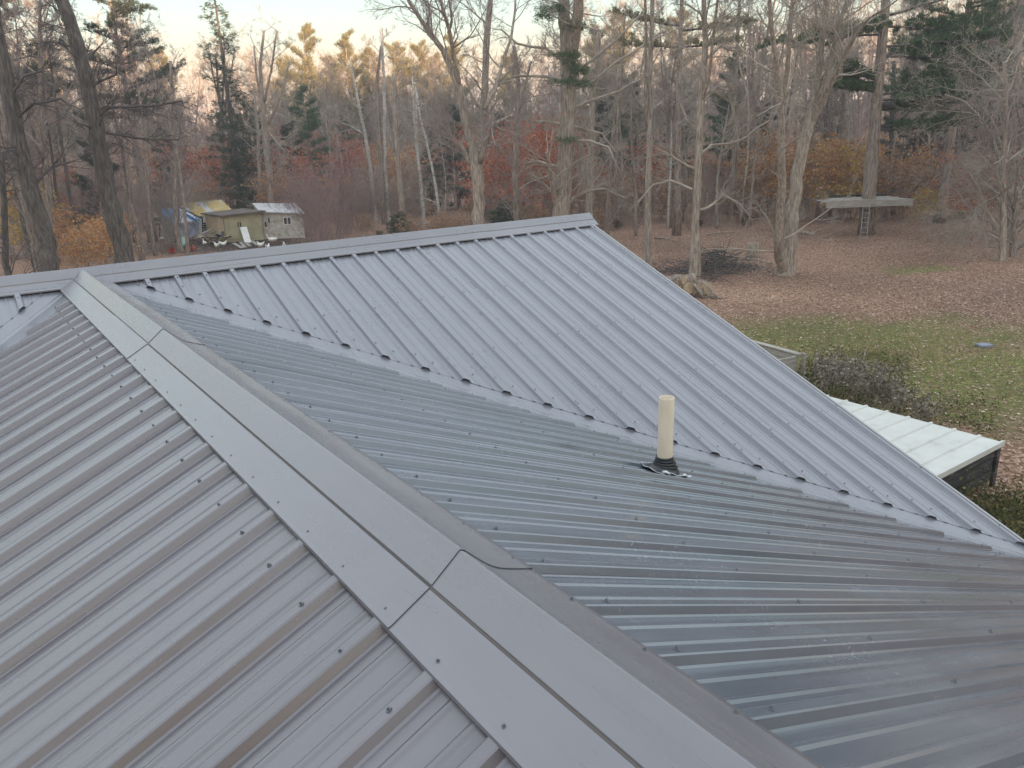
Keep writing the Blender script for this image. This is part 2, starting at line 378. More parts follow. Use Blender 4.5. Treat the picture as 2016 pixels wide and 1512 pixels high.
# ridge caps
def sweep(mb, prof, P, smooth_from=None, lift=0., th=.0016):
    """prof: list of (u, z); P(u, z, end) -> 3d point"""
    for off, flip in ((lift, 0), (lift-th, 1)):
        base = len(mb.v)
        for u, z in prof:
            for e in (0, 1): mb.v.append(tuple(P(u, z+off, e)))
        for i in range(len(prof)-1):
            sm = smooth_from is not None and i >= smooth_from
            k = base+2*i; f = (k, k+2, k+3, k+1); mb.f.append(f[::-1] if flip else f); mb.sm.append(sm)
    for i in range(len(prof)-1):
        a, b = prof[i], prof[i+1]
        for e in (0, 1):
            q = [P(a[0], a[1]+lift, e), P(a[0], a[1]+lift-th, e), P(b[0], b[1]+lift-th, e), P(b[0], b[1]+lift, e)]
            mb.face(q if e == 0 else q[::-1])
def weld(o, d=1e-5):
    import bmesh
    b = bmesh.new(); b.from_mesh(o.data); bmesh.ops.remove_doubles(b, verts=b.verts, dist=d); b.to_mesh(o.data); b.free(); return o
capN = [(-.1905, -.088), (-.190, -.0795), (-.180, -.0755), (-.0845, -.0223), (-.0835, -.0255), (-.0785, -.0245), (-.0775, -.0180), (-.004, .0405), (0, .0432),
        (.012, .0365), (.030, .0185), (.050, -.001), (.070, -.0195), (.090, -.0345), (.112, -.0465), (.135, -.0560), (.160, -.0655), (.185, -.0745), (.199, -.079), (.2, -.088)]
def capNz(x):
    for a, b in zip(capN[1:-1], capN[2:-1]):
        if a[0] <= x <= b[0]: return a[1]+(b[1]-a[1])*(x-a[0])/(b[0]-a[0])
    return -.08
ys = [0, -2.82, -5.715, -8.65, YN-.02]
def yend(z): return -max(.012, (.0575-z)/.86)
for i in range(4):
    mb = MB(); lift = .0034*(3-i)+.0008
    y0, y1 = ys[i], ys[i+1]-.05 if i % 2 == 0 and i < 3 else ys[i+1]
    if i == 0:
        P = lambda u, z, e: Vector((u, yend(z) if e == 0 else ys[1], z))
    else:
        P = lambda u, z, e, a=ys[i]+.06, b=ys[i+1]: Vector((u, a if e == 0 else b, z))
    sweep(mb, capN, P, 8, lift)
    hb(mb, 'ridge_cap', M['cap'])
# bright turned-up end where the near cap dies into the far one
mb = MB()
pp = [Vector((x, yend(z)+.004, z+.004)) for x, z in capN[1:-1]]
for a, b in zip(pp[:-1], pp[1:]):
    mb.face([a+Vector((0, -.014, .002)), b+Vector((0, -.014, .002)), b+Vector((0, .004, .008)), a+Vector((0, .004, .008))])
    mb.face([a+Vector((0, .004, .008)), b+Vector((0, .004, .008)), b+Vector((0, .012, -.006)), a+Vector((0, .012, -.006))])
hb(mb, 'cap_end_lip', M['lip'])
# brown strip lying in the groove of the near cap
mb = MB(); mb.face([(-.0837, -.2, -.0253+.0122), (-.0783, -.2, -.0243+.0122), (-.0783, YN, -.0243+.0022), (-.0837, YN, -.0253+.0022)])
g_ = hb(mb, 'groove_strip', M['groove'])
capM = [(-.1555, -.071), (-.155, -.0625), (-.146, -.0585), (-.083, -.012), (-.081, -.018), (-.073, -.018), (-.071, -.004), (-.006, .0575), (0, .0614), (.006, .0575), (.071, -.004), (.073, -.018), (.081, -.018), (.083, -.012), (.146, -.0585), (.155, -.0625), (.1555, -.071)]
xs = [XW-.02, -3.5, .12, 3.82, XE+.004]
for i in range(4):
    mb = MB(); lift = .003*(i % 2 == 0)+.0005
    a = xs[i]-(.06 if i % 2 else 0); b = xs[i+1]+(.06 if i % 2 else 0)
    sweep(mb, capM, lambda u, z, e, a=a, b=b: Vector((b if e == 0 else a, u, z)), None, lift)
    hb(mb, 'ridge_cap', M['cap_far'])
# rake trims
def trim(pa, pb, outv, nrm):
    mb = MB(); pa, pb = Vector(pa), Vector(pb)
    prof = [(-.030, .006), (-.006, .006), (0, .0), (0, -.11), (-.018, -.112), (-.018, -.118), (.002, -.118), (.003, .001), (-.005, .008), (-.030, .008)]
    for i in range(len(prof)):
        a = prof[i]; b = prof[(i+1) % len(prof)]
        q = [pa+outv*a[0]+nrm*a[1], pa+outv*b[0]+nrm*b[1], pb+outv*b[0]+nrm*b[1], pb+outv*a[0]+nrm*a[1]]
        mb.face(q)
    return mb
X = Vector((1, 0, 0)); Y = Vector((0, 1, 0))
hb(trim(surf('S', XE, -.14, -.004), surf('S', XE, -5.2, -.004), X, nS), 'rake_trim', M['trim'])
hb(trim(surf('N', XE, .14, -.004), surf('N', XE, 5.5, -.004), X, nN), 'rake_trim', M['trim'])
hb(trim(surf('R', .15, YN, -.004), surf('R', 5.6, YN, -.004), -Y, nR), 'rake_trim', M['trim'])
hb(trim(surf('L', -.15, YN, -.004), surf('L', -5.6, YN, -.004), -Y, nL), 'rake_trim', M['trim'])
# walls, gables, fascia, windows, door
mb = MB()
ez = -2.16
def wall(mb, x0, y0, x1, y1, ztop): mb.box(((x0+x1)/2, (y0+y1)/2, (GZ+ztop)/2-.05), (abs(x1-x0) or .16, abs(y1-y0) or .16, ztop-GZ+.1))
wall(mb, 4.9, -5.0, 4.9, 5.0, ez); wall(mb, -8.6, -5.0, -8.6, 5.0, ez); wall(mb, -8.52, 5.0, 4.82, 5.0, ez)
wall(mb, -8.52, -5.0, -5.08, -5.0, ez); wall(mb, 5.0, -11.8, 5.0, -5.09, ez); wall(mb, -5.0, -11.8, -5.0, -5.09, ez); wall(mb, -4.91, -11.8, 4.91, -11.8, ez)
for x in (4.9, -8.6):
    for s in (-.08, .08): mb.face([(x+s, -4.98, ez), (x+s, 4.98, ez), (x+s, 0, -.1)])
for s in (-.08, .08): mb.face([(-4.98, -11.8+s, ez), (4.98, -11.8+s, ez), (0, -11.8+s, -.12)])
hb(mb, 'wall', M['siding'])
mb = MB(); mb.box((5.55, -8.7, -2.42), (.03, 6.9, .16)); hb(mb, 'fascia', M['trim'])
mb = MB(); mb.box((-5.55, -8.7, -2.48), (.03, 6.9, .16)); hb(mb, 'fascia', M['trim'])
mb = MB(); mb.box((-1.9, 5.5, -2.42), (14.2, .03, .16)); hb(mb, 'fascia', M['trim'])
M['glass'] = mat('window_glass', (.03, .035, .04), .06, .8)
M['white'] = noisy('white_paint', [(.3, (.62, .62, .58)), (.7, (.78, .78, .74))], 5)
for (cx, cy, ax) in ((4.995, 2.2, 'y'), (4.995, -2.4, 'y'), (5.095, -7.5, 'y'), (5.095, -10, 'y')):
    f = MB(); g = MB()
    for s in (-1, 1):
        f.box((cx, cy+s*.5, -3.3), (.06, .07, 1.17)); f.box((cx, cy, -3.3+s*.55), (.06, .93, .07))
    g.box((cx-.01, cy, -3.3), (.02, .95, 1.05))
    fo = hb(f, 'window', M['white']); g.v = [(x, y, z-GZ) for x, y, z in g.v]; g.build('pane', M['glass'], fo)

# ------------------------------------------------------------------ screws
def screw_mesh():
    mb = MB()
    def disc(r, z0, z1, n, top=True):
        b = len(mb.v)
        for z in (z0, z1):
            for c, s in CS[n]: mb.v.append((r*c, r*s, z))
        for j in range(n): mb.f.append((b+j, b+(j+1) % n, b+n+(j+1) % n, b+n+j)); mb.sm.append(False)
        mb.f.append(tuple(b+n+j for j in range(n))); mb.sm.append(False)
    disc(.0066, -.001, .0014, 12); disc(.0055, .0014, .0024, 12); disc(.0034, .0024, .0064, 6); disc(.002, .0070, .0077, 6)
    return mb
smb = screw_mesh(); sme = smb.mesh('screw'); sme.materials.append(M['screw'])
SC = []
yl = [LY0+i*RIB for i in range(-26, 26)]
for y in yl:
    if YN < y < -.35: SC.append((Vector((-.166, y, capNz(-.166)+.002)), nL))
    if YN < y < -.62: SC.append((surf('L', -.281, y, .001), nL))
    for x in (1.06, 1.86, 2.66, 3.46, 4.26, 5.06):
        if YN < y < -x*1.05-.6: SC.append((surf('L', -x, y, .001), nL))
for i in range(0, 48):
    y = RY0+(4-i)*RIB
    if y < YN: break
    if y < -.28: SC.append((Vector((.182, y, capNz(.182)+.002)), nR))
    e = -y/K-OR_
    for x in (.281, 1.055, 1.853, 2.66, 3.46, 4.26, 5.06):
        if x < min(e-.05, 5.5): SC.append((surf('R', x+.006*math.sin(i*3.1+x*7), y, .001), nR))
    if .5 < e < 5.3:
        SC.append((surf('R', e-.09, y, .001), nR))
        SC.append((surf('R', e-.03, y-RIB*.42, -.023), nR))
for i in range(-2, 22):
    x = SX0+i*RIB
    if x < .3: continue
    e = -K*x+OS
    for y in (-.205, -1.0, -1.8, -2.6, -3.4, -4.2, -5.0):
        if y > e+.05: SC.append((surf('S', x, y+.012*math.sin(i*2.3+y*5), .001), nS))
    if e < -.3:
        SC.append((surf('S', x, e+.17, .001), nS)); SC.append((surf('S', x+.1, e+.06, -.023), nS))
for i in range(1, 40):
    x = SX0-i*RIB
    if x < -8.9: break
    e = PL/PS*x+OS
    for y in (-.205, -1.0, -1.8, -2.6, -3.4, -4.2, -5.0):
        if y > e+.05 and x < -.3: SC.append((surf('S', x, y, .001), nS))
rs = random.Random(5)
def inview(p):
    d = p-CAM; z = d.dot(_f)
    return z > .1 and abs(d.dot(_r)/z) < .67 and abs(d.dot(_u)/z) < .5
SC.sort(key=lambda t: (not inview(t[0]), (t[0]-CAM).length))
rest = MB()
for k, (p, n) in enumerate(SC):
    tilt = n+Vector((rs.uniform(-.06, .06), rs.uniform(-.06, .06), 0)); q = tilt.to_track_quat('Z', 'X') @ Matrix.Rotation(rs.uniform(0, 6), 3, 'Z').to_quaternion()
    if k < 100:
        o = bpy.data.objects.new('screw', sme); col.objects.link(o); o.parent = house; o.location = p-Vector((0, 0, GZ)); o.rotation_mode = 'QUATERNION'; o.rotation_quaternion = q
    else:
        b = len(rest.v)
        rest.v += [tuple(q @ Vector(v)+p) for v in smb.v]; rest.f += [tuple(b+i for i in f) for f in smb.f]; rest.sm += smb.sm
so_ = hb(rest, 'screw', M['screw']); so_['kind'] = 'stuff'

# ------------------------------------------------------------------ vent pipe and its rubber boot
pb = Vector((2.292, -4.165, -PR*2.292))
M['pvc'] = noisy('aged_pvc', [(.30, (.30, .23, .15)), (.40, (.54, .45, .33)), (.7, (.64, .56, .43))], 9, .55, (1, 1, .35), bump=.15, coord='Object')
M['rubber'] = mat('black_rubber', (.022, .024, .026), .42, .5)
M['sealant'] = mat('sealant', (.62, .63, .64), .35, .5)
M['alu'] = mat('bent_aluminium', (.45, .46, .48), .3, .6, .8)
mb = MB(); n = 24; ro, ri = .0445, .0385; zt = .445
lean = Vector((.012, .006, 0))
for (r0, z0, r1, z1) in ((ro, -.05, ro, zt-.004), (ro, zt-.004, ro-.002, zt), (ro-.002, zt, ri, zt), (ri, zt, ri, -.05)):
    for j in range(n):
        a, b = CS[n][j], CS[n][(j+1) % n]
        q = [Vector((r0*a[0], r0*a[1], z0))+lean*z0, Vector((r0*b[0], r0*b[1], z0))+lean*z0, Vector((r1*b[0], r1*b[1], z1))+lean*z1, Vector((r1*a[0], r1*a[1], z1))+lean*z1]
        mb.face([p+pb for p in q], r0 == r1)
vp_ = hb(mb, 'vent_pipe', M['pvc']); weld(vp_); vp_['label'] = 'yellowed white plastic vent pipe standing on the right slope'
mb = MB(); rings = []
prof = [(.0455, .105, 0), (.050, .104, 0), (.050, .092, 0), (.0465, .090, 0), (.056, .086, .1), (.056, .076, .1), (.050, .074, .15), (.064, .069, .25), (.064, .060, .3), (.057, .058, .35), (.073, .051, .5), (.073, .043, .6), (.064, .041, .65), (.084, .032, .8), (.088, .010, 1), (.094, .002, 1)]
qn = Vector((0, 0, 1)).rotation_difference(nR)
for r_, z_, tl in prof:
    rr = []
    for c, s in CS[n]:
        a = Vector((r_*c, r_*s, z_)); b = qn @ Vector((r_*c, r_*s, z_-.0))
        rr.append(pb+a.lerp(b, tl)+nR*-.012)
    rings.append(rr)
for i in range(len(rings)-1):
    for j in range(n): mb.face([rings[i][j], rings[i+1][j], rings[i+1][(j+1) % n], rings[i][(j+1) % n]][::-1], True)
# square wavy rubber flange
def fl(u, v, h): return pb+qn @ Vector((u, v, h))
G = 16; S_ = .102
def wav(u, v):
    d = max(abs(u), abs(v))/S_; a = math.atan2(v, u)
    yy = (pb.y+v-RY0) % RIB; rib = math.exp(-((min(yy, RIB-yy))/.022)**2)
    return -.014+.020*rib*d+.004*math.sin(a*5)*d*d+(.004 if d > .9 else 0)
for i in range(G):
    for j in range(G):
        q = []
        for a, b in ((i, j), (i+1, j), (i+1, j+1), (i, j+1)):
            u, v = (a/G*2-1)*S_, (b/G*2-1)*S_
            q.append(fl(u, v, wav(u, v)))
        mb.face(q, True)
mb.v = [(x, y, z-GZ) for x, y, z in mb.v]; bo = mb.build('pipe_boot', M['rubber'], vp_); weld(bo, 1e-5)
mb = MB()
rs = random.Random(3)
per = [(t, -1) for t in np.linspace(-1, 1, 12)]+[(1, t) for t in np.linspace(-1, 1, 12)]+[(t, 1) for t in np.linspace(1, -1, 12)]+[(-1, t) for t in np.linspace(1, -1, 12)]
pts = [fl(u*S_*.97, v*S_*.97, wav(u*S_, v*S_)+.003+rs.uniform(0, .003)) for u, v in per]
mb.tube(pts, [rs.uniform(.0010, .0026) for _ in pts], 5)
for cu, cv in ((-1, -1), (1, -1)):
    for k in (.82, 1.04):
        a = fl(cu*S_*k, cv*S_*(k-.28), .004); b = fl(cu*S_*(k+.02), cv*S_*k, .012); c = fl(cu*S_*(k-.28), cv*S_*(k+.02), .004)
        mb.tube([a, b, c], [.004, .006, .004], 6)
mb.v = [(x, y, z-GZ) for x, y, z in mb.v]; mb.build('flange_sealant', M['sealant'], vp_)
# ------------------------------------------------------------------ yard objects
M['white_roof'] = noisy('white_enamel_roof', [(.3, (.40, .40, .35)), (.42, (.50, .50, .455)), (.7, (.56, .56, .51))], 2.5, .45, bump=.1)
M['old_wood'] = noisy('weathered_boards', [(.3, (.02, .019, .018)), (.55, (.05, .047, .044)), (.75, (.17, .165, .16))], 3, .85, (1, 1, 6), bump=.5)
M['grey_wood'] = noisy('grey_boards', [(.3, (.22, .20, .17)), (.7, (.40, .37, .32))], 3, .85, (.6, .6, 7), bump=.3)
M['new_wood'] = noisy('pale_lumber', [(.3, (.42, .32, .20)), (.7, (.58, .46, .31))], 3, .8, (1, 1, 5), bump=.2)
M['olive_ply'] = noisy('olive_plywood', [(.3, (.30, .27, .16)), (.7, (.42, .39, .26))], 1.6, .85, bump=.2)
M['osb'] = noisy('weathered_osb', [(.3, (.28, .25, .20)), (.45, (.45, .41, .35)), (.7, (.62, .58, .52))], 4, .85, detail=8, bump=.4)
M['dark'] = mat('dark_opening', (.015, .014, .013), .9)
M['tar'] = noisy('brown_tar_paper', [(.3, (.09, .07, .055)), (.7, (.16, .13, .11))], 2, .85)
M['mustard'] = noisy('mossy_yellow_plastic', [(.35, (.44, .28, .06)), (.5, (.50, .36, .12)), (.65, (.50, .43, .28))], 1.6, .6)
M['clear_pl'] = noisy('milky_plastic', [(.3, (.44, .45, .45)), (.7, (.60, .60, .58))], 2, .5)
M['blue_tarp'] = noisy('blue_tarp', [(.3, (.05, .16, .34)), (.7, (.10, .30, .52))], 2, .45, bump=.4, bdist=.05)
M['white_tarp'] = noisy('white_tarp', [(.3, (.42, .45, .55)), (.7, (.62, .65, .74))], 2, .5, bump=.6, bdist=.06)
M['grey_tarp'] = noisy('grey_tarp', [(.3, (.13, .14, .17)), (.7, (.26, .27, .32))], 3, .5, bump=.7, bdist=.06)
M['bird'] = mat('white_feathers', (.74, .72, .66), .8)
M['beak'] = mat('orange_beak', (.45, .18, .04), .6)
M['red'] = mat('red_plastic', (.34, .07, .05), .5)
M['mint'] = mat('mint_plastic', (.30, .46, .38), .5)
M['dull'] = mat('dull_aluminium', (.30, .29, .28), .5)
M['slab'] = noisy('slate_slab', [(.3, (.16, .18, .22)), (.7, (.24, .26, .30))], 4, .7)
M['endgrain'] = noisy('cut_wood', [(.3, (.32, .23, .14)), (.7, (.52, .41, .28))], 8, .8)

# low shed with white ribbed roof at the corner of the house
a = on_ground(1976, 871, -4.05); xr = a.x; y0 = a.y
shed = tag(empty('low_shed', ((xr-2)/1, y0+2, GZ)), 'low weathered board shed with a white ribbed metal roof beside the house', 'shed')
def child(mb, name, mt, par):
    ox, oy, oz = par.location; c, s = math.cos(-par.rotation_euler.z), math.sin(-par.rotation_euler.z)
    mb.v = [((x-ox)*c-(y-oy)*s, (x-ox)*s+(y-oy)*c, z-oz) for x, y, z in mb.v]
    return mb.build(name, mt, par)
mb = MB(); x0 = 6.2; zr = lambda x: -4.05+(xr-x)*.0
yy = y0; prev = None
prof = []
k = 0
while yy < y0+5.2:
    prof += [(yy, 0), (yy+.335, 0), (yy+.35, .028), (yy+.385, .028), (yy+.40, 0)] if k else [(yy, .03), (yy+.03, .03), (yy+.045, 0), (yy+.335, 0), (yy+.35, .028), (yy+.385, .028), (yy+.40, 0)]
    yy += .40; k += 1
for i in range(len(prof)-1):
    (ya, za), (yb, zb) = prof[i], prof[i+1]
    if yb-ya < 1e-6: continue
    mb.face([(x0, ya, -4.05+za), (xr, ya, -4.05+za), (xr, yb, -4.05+zb), (x0, yb, -4.05+zb)])
mb.box(((x0+xr)/2, y0-.012, -4.055), (xr-x0, .016, .09)); 
child(mb, 'roof', M['white_roof'], shed)
mb = MB()
for z, h in ((-4.19, .17), (-4.39, .19), (-4.60, .19)): mb.box(((x0+xr)/2-.05, y0+.07, z), (xr-x0-.2, .04, h))
mb.box((xr-.12, y0+2.6, -4.42), (.04, 5.0, .68)); child(mb, 'wall', M['old_wood'], shed)
for x in (xr-.1, xr-2.2):
    mb = MB(); mb.box((x, y0+.03, -4.46), (.10, .05, .68)); child(mb, 'post', M['old_wood'], shed)

# grey board planter box beyond the rake
c1 = on_ground(1566, 750); bxo = tag(empty('planter_box', (c1.x, c1.y, GZ)), 'grey weathered board box with a corner post past the roof edge', 'planter')
dv = (on_ground(1540, 742)-c1).normalized(); ang = math.atan2(dv.y, dv.x)
mb = MB(); Mz = Matrix.Rotation(ang, 3, 'Z')
for i in range(4): mb.box(c1+Mz @ Vector((1.1, 0, .09+i*.155)), (2.2, .04, .14), M=Mz)
for i in range(4): mb.box(c1+Mz @ Vector((.0, .7, .09+i*.155)), (.04, 1.3, .14), M=Mz)
child(mb, 'side_boards', M['grey_wood'], bxo)
mb = MB(); mb.box(c1+Mz @ Vector((1.1, -.04, .66)), (2.3, .16, .03), M=Mz); child(mb, 'top_rail', M['grey_wood'], bxo)
mb = MB(); mb.box(c1+Vector((HR.x*.16, HR.y*.16, .33)), (.07, .07, .68)); child(mb, 'post', M['grey_wood'], bxo)

p = on_ground(1937, 683); mb = MB(); mb.box((p.x, p.y, GZ+.05), (.34, .28, .05), rz=-.5)
tag(mb.build('stone_slab', M['slab']), 'small blue grey slab lying alone on the leafy lawn', 'slab')

# tree platform and ladder
TD = fwd(on_ground(1705, 467))
def tp(px, py, d=0): return at(px, py, TD+d)
plat = tag(empty('tree_platform', tp(1712, 398)), 'weathered plank platform built round the big pine trunk at the wood edge', 'platform')
def chl(mb, name, mt, par): return child(mb, name, mt, par)
zt = tp(1712, 396, -1.2).z; A_ = tp(1630, 400, -1.2); B_ = tp(1797, 400, -1.2); A_.z = B_.z = zt
rt = (B_-A_).normalized(); bk = Vector((-rt.y, rt.x, 0)); bk = bk if bk.dot(HF) > 0 else -bk; Wd = (B_-A_).length
mb = MB(); rs = random.Random(8)
for i in range(9):
    o_ = rs.uniform(-.10, .08); mb.beam(A_+bk*(.14+i*.27)+rt*(o_+ (0 if i < 6 else .9)), B_+bk*(.14+i*.27)+rt*(rs.uniform(-.25, .1)), .25, .045)
chl(mb, 'deck', M['grey_wood'], plat)
mb = MB(); mb.beam(A_+Vector((0, 0, -.10))-rt*.08, A_+rt*Wd*.55+Vector((0, 0, -.105)), .06, .36); mb.beam(A_+rt*Wd*.553+Vector((0, 0, -.11)), B_+Vector((0, 0, -.125)), .06, .32); chl(mb, 'front_beam', M['grey_wood'], plat)
mb = MB(); mb.beam(A_+bk*2.5+rt*1.0+Vector((0, 0, .10)), B_+bk*2.5-rt*.2+Vector((0, 0, .08)), .09, .12); chl(mb, 'back_rail', M['old_wood'], plat)
for s in (.42, .60):
    mb = MB(); mb.beam(A_+rt*Wd*s+Vector((0, 0, -.2))+bk*.05, A_+rt*Wd*s+Vector((0, 0, -.2))+bk*2.4, .06, .2); chl(mb, 'joist', M['old_wood'], plat)
lad = tag(empty('ladder', tp(1700, 465, -1.5)), 'thin metal ladder leaning up to the tree platform', 'ladder')
l0, l1 = on_ground(1695, 469), on_ground(1708, 469); f_ = fwd(l0)
f_ -= 1.6; l0 = at(1693, 473, f_); l1 = at(1706, 473, f_); t0 = at(1700, 400, f_+.35); t1 = at(1713, 400, f_+.35); l0.z = l1.z = GZ+.02
for q0, q1 in ((l0, t0), (l1, t1)):
    mb = MB(); mb.beam(q0, q1, .028, .04); chl(mb, 'rail', M['dull'], lad)
for i in range(1, 8):
    s = i/8; mb = MB(); mb.tube([l0.lerp(t0, s), l1.lerp(t1, s)], [.015, .015], 6); chl(mb, 'rung', M['dull'], lad)

# chicken yard far behind the ridge
def lo(p, x, y, z=0, o=None):    # offset along view-right / forward
    return Vector(p)+HR*x+HF*y+Vector((0, 0, z))
cp = on_ground(447, 480); cq = on_ground(522, 474); Dc = fwd(cp)
def G(px, py, D): q = at(px, py, D); return q
def quadp(mb, pts, th=.04):
    n = (pts[1]-pts[0]).cross(pts[2]-pts[0]).normalized()*th
    b = len(mb.v); k = len(pts)
    mb.v += [tuple(q) for q in pts]+[tuple(q-n) for q in pts]
    mb.f.append(tuple(b+i for i in range(k))); mb.f.append(tuple(b+k+k-1-i for i in range(k))); mb.sm += [False]*2
    for i in range(k): mb.f.append((b+i, b+k+i, b+k+(i+1) % k, b+(i+1) % k)); mb.sm.append(False)
def stick(mb, a, b, r=.03, n=5): mb.tube([a, b], [r, r*.9], n)
coop = tag(empty('chicken_coop', (cp.x, cp.y, GZ)), 'olive plywood coop with pale board end wall and flat brown roof', 'coop')
D1, D2 = Dc, Dc-.4
fl_, fr_ = G(447, 481, D1), G(521, 474, D1+1.0); fl_.z = fr_.z = GZ; bl_ = G(411, 470, D1+2.4); bl_.z = GZ; br_ = fr_+(bl_-fl_)
H1 = 1.72; U = lambda p, h: Vector((p.x, p.y, GZ+h))
mb = MB(); quadp(mb, [fl_, fr_, U(fr_, H1+.12), U(fl_, H1)]); quadp(mb, [br_, bl_, U(bl_, H1), U(br_, H1+.12)]); quadp(mb, [fr_, br_, U(br_, H1+.12), U(fr_, H1+.12)])
chl(mb, 'wall', M['olive_ply'], coop)
ow = -(fr_-fl_).normalized()*.05
mb = MB()
for i in range(6):
    a = bl_.lerp(fl_, i/6+.008); b = bl_.lerp(fl_, (i+1)/6-.008); quadp(mb, [a+ow, b+ow, U(b, H1-.02)+ow, U(a, H1-.02)+ow], .03)
wq = chl(mb, 'end_wall', M['new_wood'], coop); wq['label'] = 'end wall of pale new upright boards'
ov = (fl_-bl_).normalized()*.25; oh = (fr_-fl_).normalized()*.2
mb = MB(); quadp(mb, [U(fl_, H1+.06)+ov-oh, U(fr_, H1+.19)+ov+oh, U(br_, H1+.19)-ov+oh, U(bl_, H1+.06)-ov-oh], .09); chl(mb, 'roof', M['tar'], coop)
nf = (fr_-fl_).cross(Vector((0, 0, 1))).normalized(); nf = nf if nf.dot(HF) < 0 else -nf
def onwall(a, b, s0, s1, z0, z1, nrm, off=.05): return [a.lerp(b, s0)+Vector((0, 0, z0))+nrm*off, a.lerp(b, s1)+Vector((0, 0, z0))+nrm*off, a.lerp(b, s1)+Vector((0, 0, z1))+nrm*off, a.lerp(b, s0)+Vector((0, 0, z1))+nrm*off]
mb = MB(); quadp(mb, onwall(fl_, fr_, .12, .42, .25, 1.45, nf, .06), .03); quadp(mb, onwall(fl_, fr_, .43, .72, .25, 1.45, nf, .06), .03); chl(mb, 'door', M['olive_ply'], coop)
mb = MB(); quadp(mb, onwall(fl_, fr_, .34, .37, 1.0, 1.27, nf, .08), .03); quadp(mb, onwall(fl_, fr_, .40, .43, 1.0, 1.28, nf, .08), .03); chl(mb, 'hinge_plate', M['dark'], coop)
# second coop, pale board
hen = tag(empty('hen_house', tuple(fr_)), 'pale weathered chipboard hen house with a small white window', 'coop')
a = fr_+oh*.3+nf*-.3; b = G(601, 466, D1+1.6); b.z = GZ; bd = -nf*2.6; a.z = GZ
H2 = 1.80
mb = MB(); quadp(mb, [a, b, U(b, H2-.25), U(a, H2)]); quadp(mb, [b, b+bd, U(b+bd, H2), U(b, H2-.25)]); quadp(mb, [a+bd, a, U(a, H2), U(a+bd, H2+.3)]); quadp(mb, [b+bd, a+bd, U(a+bd, H2+.3), U(b+bd, H2)]); chl(mb, 'wall', M['osb'], hen)
mb = MB(); quadp(mb, [U(a, H2+.04)+nf*.2-oh*.6, U(b, H2-.2)+nf*.2+oh*.5, U(b+bd, H2+.28)+oh*.5, U(a+bd, H2+.42)-oh*.6], .05); chl(mb, 'roof', M['clear_pl'], hen)
wn = MB(); n_ = nf
for s0, s1, z0, z1 in ((.50, .70, 1.28, 1.34), (.50, .70, 1.74, 1.80), (.50, .52, 1.34, 1.74), (.59, .61, 1.34, 1.74), (.68, .70, 1.34, 1.74)): quadp(wn, onwall(a, b, s0, s1, z0-.38, z1-.38, n_, .07), .05)
wo = chl(wn, 'window', M['white'], hen)
gm = MB(); quadp(gm, onwall(a, b, .515, .685, .94, 1.38, n_, .03), .02); ox, oy, oz = hen.location; gm.v = [(x-ox, y-oy, z-oz) for x, y, z in gm.v]; gm.build('pane', M['dark'], wo)
mb = MB()
for s, z in ((.05, .85), (.14, 1.1)): quadp(mb, onwall(a, b, s, s+.035, z, z+.3, n_, .06), .02)
chl(mb, 'vent_hole', M['dark'], hen)
# greenhouse-like shelter with mossy yellow roof
Dg = D1+5.5
g = {k: G(*v) for k, v in dict(tl=(357, 401, Dg+2.5), tr=(436, 394, Dg+2.5), br=(457, 414, Dg), bl=(388, 427, Dg)).items()}
gh = tag(empty('lean_to_shelter', (g['bl'].x, g['bl'].y, GZ)), 'white walled shelter with a mossy yellow plastic roof behind the coop', 'shelter')
mb = MB(); lr = lambda s, t: g['tl'].lerp(g['tr'], s).lerp(g['bl'].lerp(g['br'], s), t)
quadp(mb, [lr(0, .0), lr(.36, 0), lr(.36, 1), lr(0, 1)], .04); quadp(mb, [lr(.52, 0), lr(1, 0), lr(1, 1), lr(.52, 1)], .04); chl(mb, 'roof', M['mustard'], gh)
mb = MB(); quadp(mb, [lr(.36, 0), lr(.52, 0), lr(.52, 1), lr(.36, 1)], .03); q_ = chl(mb, 'roof_strip', M['clear_pl'], gh)
bl0 = Vector((g['bl'].x, g['bl'].y, GZ)); br0 = Vector((g['br'].x, g['br'].y, GZ)); tl0 = Vector((g['tl'].x, g['tl'].y, GZ)); tr0 = Vector((g['tr'].x, g['tr'].y, GZ))
mb = MB(); dn = Vector((0, 0, -.06)); quadp(mb, [bl0, br0, g['br']+dn, g['bl']+dn], .05); quadp(mb, [tl0, bl0, g['bl']+dn, g['tl']+dn], .05); quadp(mb, [br0, tr0, g['tr']+dn, g['br']+dn], .05); chl(mb, 'wall', M['clear_pl'], gh)
mb = MB(); e1 = (br0-bl0).normalized(); e2 = Vector((e1.y, -e1.x, 0)); e2 = e2 if e2.dot(HF) < 0 else -e2
zb = g['bl'].z-GZ
for z in (zb-1.1, zb-.95, zb-.8, zb-.65, zb-.5): quadp(mb, [bl0+e1*.35+e2*.07+Vector((0, 0, z)), bl0+e1*1.25+e2*.07+Vector((0, 0, z)), bl0+e1*1.25+e2*.07+Vector((0, 0, z+.09)), bl0+e1*.35+e2*.07+Vector((0, 0, z+.09))], .02)
chl(mb, 'window', M['dark'], gh)
